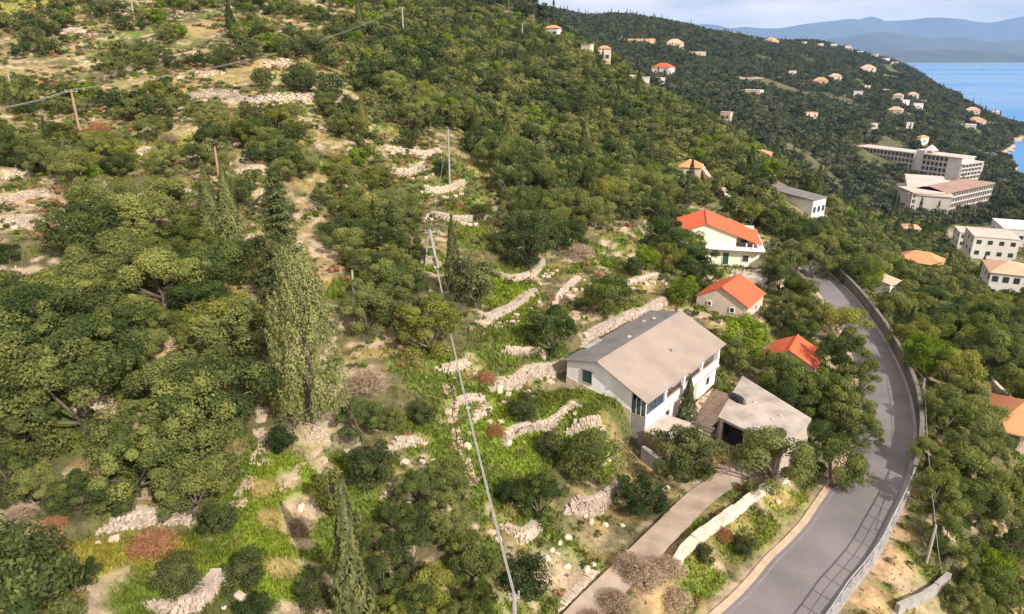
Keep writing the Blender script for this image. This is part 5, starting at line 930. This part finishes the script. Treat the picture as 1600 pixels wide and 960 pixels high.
# the remaining wood reads as one mass: points that carry low detail trees
def wood(name, label, x, y, z, w, kinds, seed):
    g = np.random.default_rng(seed); me = bpy.data.meshes.new(name); me.vertices.add(len(x)); me.vertices.foreach_set('co', np.stack([x, y, z], 1).ravel())
    me.attributes.new('size', 'FLOAT', 'POINT').data.foreach_set('value', w.astype(np.float32)); me.attributes.new('turn', 'FLOAT', 'POINT').data.foreach_set('value', g.uniform(0, 6.28, len(x)).astype(np.float32)); me.update()
    o = obj(name, me); tag(o, label, kind='stuff'); col_ = bpy.data.collections.new(name+'_forms')
    for k_ in kinds: col_.objects.link(k_)
    ng = bpy.data.node_groups.new(name, 'GeometryNodeTree'); ng.interface.new_socket('Geometry', in_out='INPUT', socket_type='NodeSocketGeometry'); ng.interface.new_socket('Geometry', in_out='OUTPUT', socket_type='NodeSocketGeometry')
    nd = ng.nodes; gi = nd.new('NodeGroupInput'); go = nd.new('NodeGroupOutput'); ip = nd.new('GeometryNodeInstanceOnPoints'); ci = nd.new('GeometryNodeCollectionInfo'); ci.inputs['Collection'].default_value = col_; ci.inputs['Separate Children'].default_value = True; ci.inputs['Reset Children'].default_value = True
    ip.inputs['Pick Instance'].default_value = True; sa = nd.new('GeometryNodeInputNamedAttribute'); sa.data_type = 'FLOAT'; sa.inputs['Name'].default_value = 'size'; ta = nd.new('GeometryNodeInputNamedAttribute'); ta.data_type = 'FLOAT'; ta.inputs['Name'].default_value = 'turn'
    cx = nd.new('ShaderNodeCombineXYZ'); lk = ng.links.new; lk(gi.outputs[0], ip.inputs['Points']); lk(ci.outputs[0], ip.inputs['Instance']); lk(ta.outputs['Attribute'], cx.inputs['Z']); lk(cx.outputs[0], ip.inputs['Rotation']); lk(sa.outputs['Attribute'], ip.inputs['Scale'])
    ri = nd.new('FunctionNodeRandomValue'); ri.data_type = 'INT'; ri.inputs['Min'].default_value = 0; ri.inputs['Max'].default_value = len(kinds)-1; ri.inputs['Seed'].default_value = seed
    ro = [s_ for s_ in ri.outputs if s_.enabled][0] if any(s_.enabled for s_ in ri.outputs) else ri.outputs[2]; lk(ri.outputs[2], ip.inputs['Instance Index'])
    lk(ip.outputs[0], go.inputs[0]); mod = o.modifiers.new('trees', 'NODES'); mod.node_group = ng; return o
def form(name, me): return bpy.data.objects.new(name, me)
mids = [form('mid_form', clump_crown('mid_crown', 400+k, 18, 70, (.45, .45, .30), .40, (.12, .2), .075, 'leaf_mid')[0]) for k in range(5)]+[form('mid_form', clump_crown('mid_dark', 410+k, 16, 70, (.42, .42, .36), .42, (.12, .2), .075, m)[0]) for k, m in enumerate(('leaf_dark', 'leaf_cypress', 'leaf_bright', 'leaf_cypress'))]+[form('mid_spire', spire('mid_spire', 12, 1.5, .4, 900, .07, 'leaf_dark'))]
farf = [form('far_form', clump_crown('far_crown', 430+k, 9, 26, (.43, .43, .33), .40, (.14, .24), .15, 'leaf_far')[0]) for k in range(5)]
fcy = form('far_spire', spire('far_spire', 9, 1.9, .42, 260, .13, 'leaf_far'))
rest = ~single; wood('hillside_wood', 'olive wood covering the upper part of the near slope', x[rest], y[rest], z[rest], wdt[rest]*1.02, mids+[form('mid_form', q.data) for q in mids[:5]+mids[:7]+mids[:5]], 3)
x, y, g = scatter(-60, 1350, 300, 2300, 6.4, 2.5, 15); x2, y2, _ = scatter(90, 420, 180, 330, 5.2, 1.8, 16); kk = (x2 > 190) | (y2 > 330); x = np.concatenate([x, x2[kk]]); y = np.concatenate([y, y2[kk]]); dup_ = (x < 200) & (y < 330); x, y = x[~dup_], y[~dup_]
z = G(x, y); wdt = g.uniform(5.0, 9.5, len(x)); ok, a, b_, D = keep(x, y, z, wdt*.5); ok &= (a > -30) & (a < 1680) & (b_ < 560) & (b_ > -40); ok &= vnoise(x, y, 38, 95)*.7+vnoise(x, y, 11, 96)*.3 > np.where((a > 1130) & (b_ > 70), .33, .15)
x, y, z, wdt = [q[ok] for q in (x, y, z, wdt)]; wood('far_wood', 'dark wood covering the far hill and headland', x, y, z-.2, wdt, farf, 4)
q = g.uniform(0, 1, len(x)) < .05; wood('far_cypresses', 'dark cypresses standing above the far wood', x[q]+2, y[q]+2, z[q]-.2, wdt[q]*.8, [fcy], 6)

# low weeds and brush between the trees
lowf = [form('low_form', clump_crown('low_weeds', 460+k, 9, 34, (.42, .42, .2), .17, (.12, .22), .11, m, .2, .6)[0]) for k, m in enumerate(('leaf_olive', 'leaf_olive', 'leaf_bright', 'leaf_dark', 'leaf_olive', 'twig_grey', 'leaf_cypress', 'twig_russet'))]
x, y, g = scatter(-190, 130, 18, 240, 1.5, .75, 25); z = G(x, y); wdt = g.uniform(.35, 1.35, len(x))*np.clip(y/60, .75, 1.5); nn_ = vnoise(x, y, 6, 97)*.6+vnoise(x, y, 1.8, 98)*.4; a, b_, D = proj(x, y, z)
dr_, sd_, _ = seg_dist(x, y, ROAD); dd_, _, _ = seg_dist(x, y, DRIVE[:, :2]); ok = (nn_ > .5) & (dr_ > 3.6) & (dd_ > 1.35) & (a > -20) & (a < 1620) & (b_ > -10) & (b_ < 980)
c = H1O+H1U*8.4-H1V*.5; ok &= ~((np.abs((x-c[0])*H1U[0]+(y-c[1])*H1U[1]) < 9.2) & (np.abs((x-c[0])*H1V[0]+(y-c[1])*H1V[1]) < 9))
for (cx, cy, an, hu, hv, pz, bl) in PADS: ok &= np.hypot(x-cx, y-cy) > max(hu, hv)+1
meadow = inpoly(a, b_, [(110,845),(300,815),(400,700),(560,690),(500,760),(540,960),(240,960)]); ok &= ~meadow | (g.uniform(0, 1, len(x)) < .25)
x, y, z, wdt = [q[ok] for q in (x, y, z, wdt)]; wood('undergrowth', 'low weeds and brush between the trees', x, y, z-.06, wdt, lowf, 8)
# ------------------------------------------------------------------ grass and weeds in the open ground
bm_ = bpy.data.materials.new('grass_blades'); bm_.use_nodes = True; t = bm_.node_tree; t.nodes.clear(); o_ = t.nodes.new('ShaderNodeOutputMaterial'); df = t.nodes.new('ShaderNodeBsdfDiffuse'); tr = t.nodes.new('ShaderNodeBsdfTranslucent'); mx = t.nodes.new('ShaderNodeMixShader'); mx.inputs[0].default_value = .35
at = t.nodes.new('ShaderNodeAttribute'); at.attribute_name = 'tint'
for q in (df, tr): t.links.new(at.outputs['Color'], q.inputs['Color'])
t.links.new(df.outputs[0], mx.inputs[1]); t.links.new(tr.outputs[0], mx.inputs[2]); t.links.new(mx.outputs[0], o_.inputs['Surface'])
g = np.random.default_rng(77); k = 420000; u = g.uniform(-.85, .95, k); yy = np.exp(g.uniform(math.log(22), math.log(135), k)); xx = u*yy
fu = np.clip(((u-G.u0)/(G.u1-G.u0)*(G.nu-1)).astype(int), 0, G.nu-1); fv = np.clip(((np.log(yy)-G.v0)/(G.v1-G.v0)*(G.nv-1)).astype(int), 0, G.nv-1); tg = tint.reshape(G.nv, G.nu, 3)[fv, fu]
gr = (tg[:, 1]-tg[:, 2]*1.5)/(tg.sum(1)+1e-6); dr_, _, _ = seg_dist(xx, yy, ROAD); dd_, _, _ = seg_dist(xx, yy, DRIVE[:, :2]); ok = (dr_ > 3.1) & (dd_ > 1.2) & (g.uniform(0, 1, k) < np.clip((gr-.12)*6, .05, 1))
zz = G(xx, yy); a, b_, D = proj(xx, yy, zz); ok &= (a > -40) & (a < 1640) & (b_ < 1010)
c = H1O+H1U*8.4-H1V*.5; ok &= ~((np.abs((xx-c[0])*H1U[0]+(yy-c[1])*H1U[1]) < 8.6) & (np.abs((xx-c[0])*H1V[0]+(yy-c[1])*H1V[1]) < 5.2))
xx, yy, zz, tg, D = [q[ok] for q in (xx, yy, zz, tg, D)]; k = len(xx); h = g.uniform(.07, .26, k)*np.clip(D/45, .8, 1.9); th = g.uniform(0, 6.28, k); w = h*g.uniform(.3, .7, k); ln_ = g.normal(size=(k, 2))*.3*h[:, None]
V = np.stack([np.stack([xx-np.cos(th)*w*.5, yy-np.sin(th)*w*.5, zz-.05], 1), np.stack([xx+np.cos(th)*w*.5, yy+np.sin(th)*w*.5, zz-.05], 1), np.stack([xx+ln_[:, 0]+np.cos(th)*w*.35, yy+ln_[:, 1]+np.sin(th)*w*.35, zz+h], 1), np.stack([xx+ln_[:, 0]*.8-np.cos(th)*w*.2, yy+ln_[:, 1]*.8-np.sin(th)*w*.2, zz+h*.8], 1)], 1).reshape(-1, 3)
me = bpy.data.meshes.new('grass'); me.vertices.add(4*k); me.vertices.foreach_set('co', V.ravel()); me.loops.add(4*k); me.loops.foreach_set('vertex_index', np.arange(4*k)); me.polygons.add(k); me.polygons.foreach_set('loop_start', np.arange(0, 4*k, 4)); me.polygons.foreach_set('loop_total', np.full(k, 4)); me.update()
vary = g.uniform(.65, 1.5, k)[:, None]*tg*np.stack([g.uniform(.85, 1.3, k), np.ones(k), g.uniform(.7, 1.1, k)], 1); ca = me.color_attributes.new('tint', 'FLOAT_COLOR', 'POINT'); ca.data.foreach_set('color', np.repeat(np.concatenate([np.clip(vary, .01, .6), np.ones((k, 1))], 1), 4, axis=0).ravel())
me.materials.append(bm_); tag(obj('grass', me), 'short grass and weeds on the open terraces', kind='stuff')
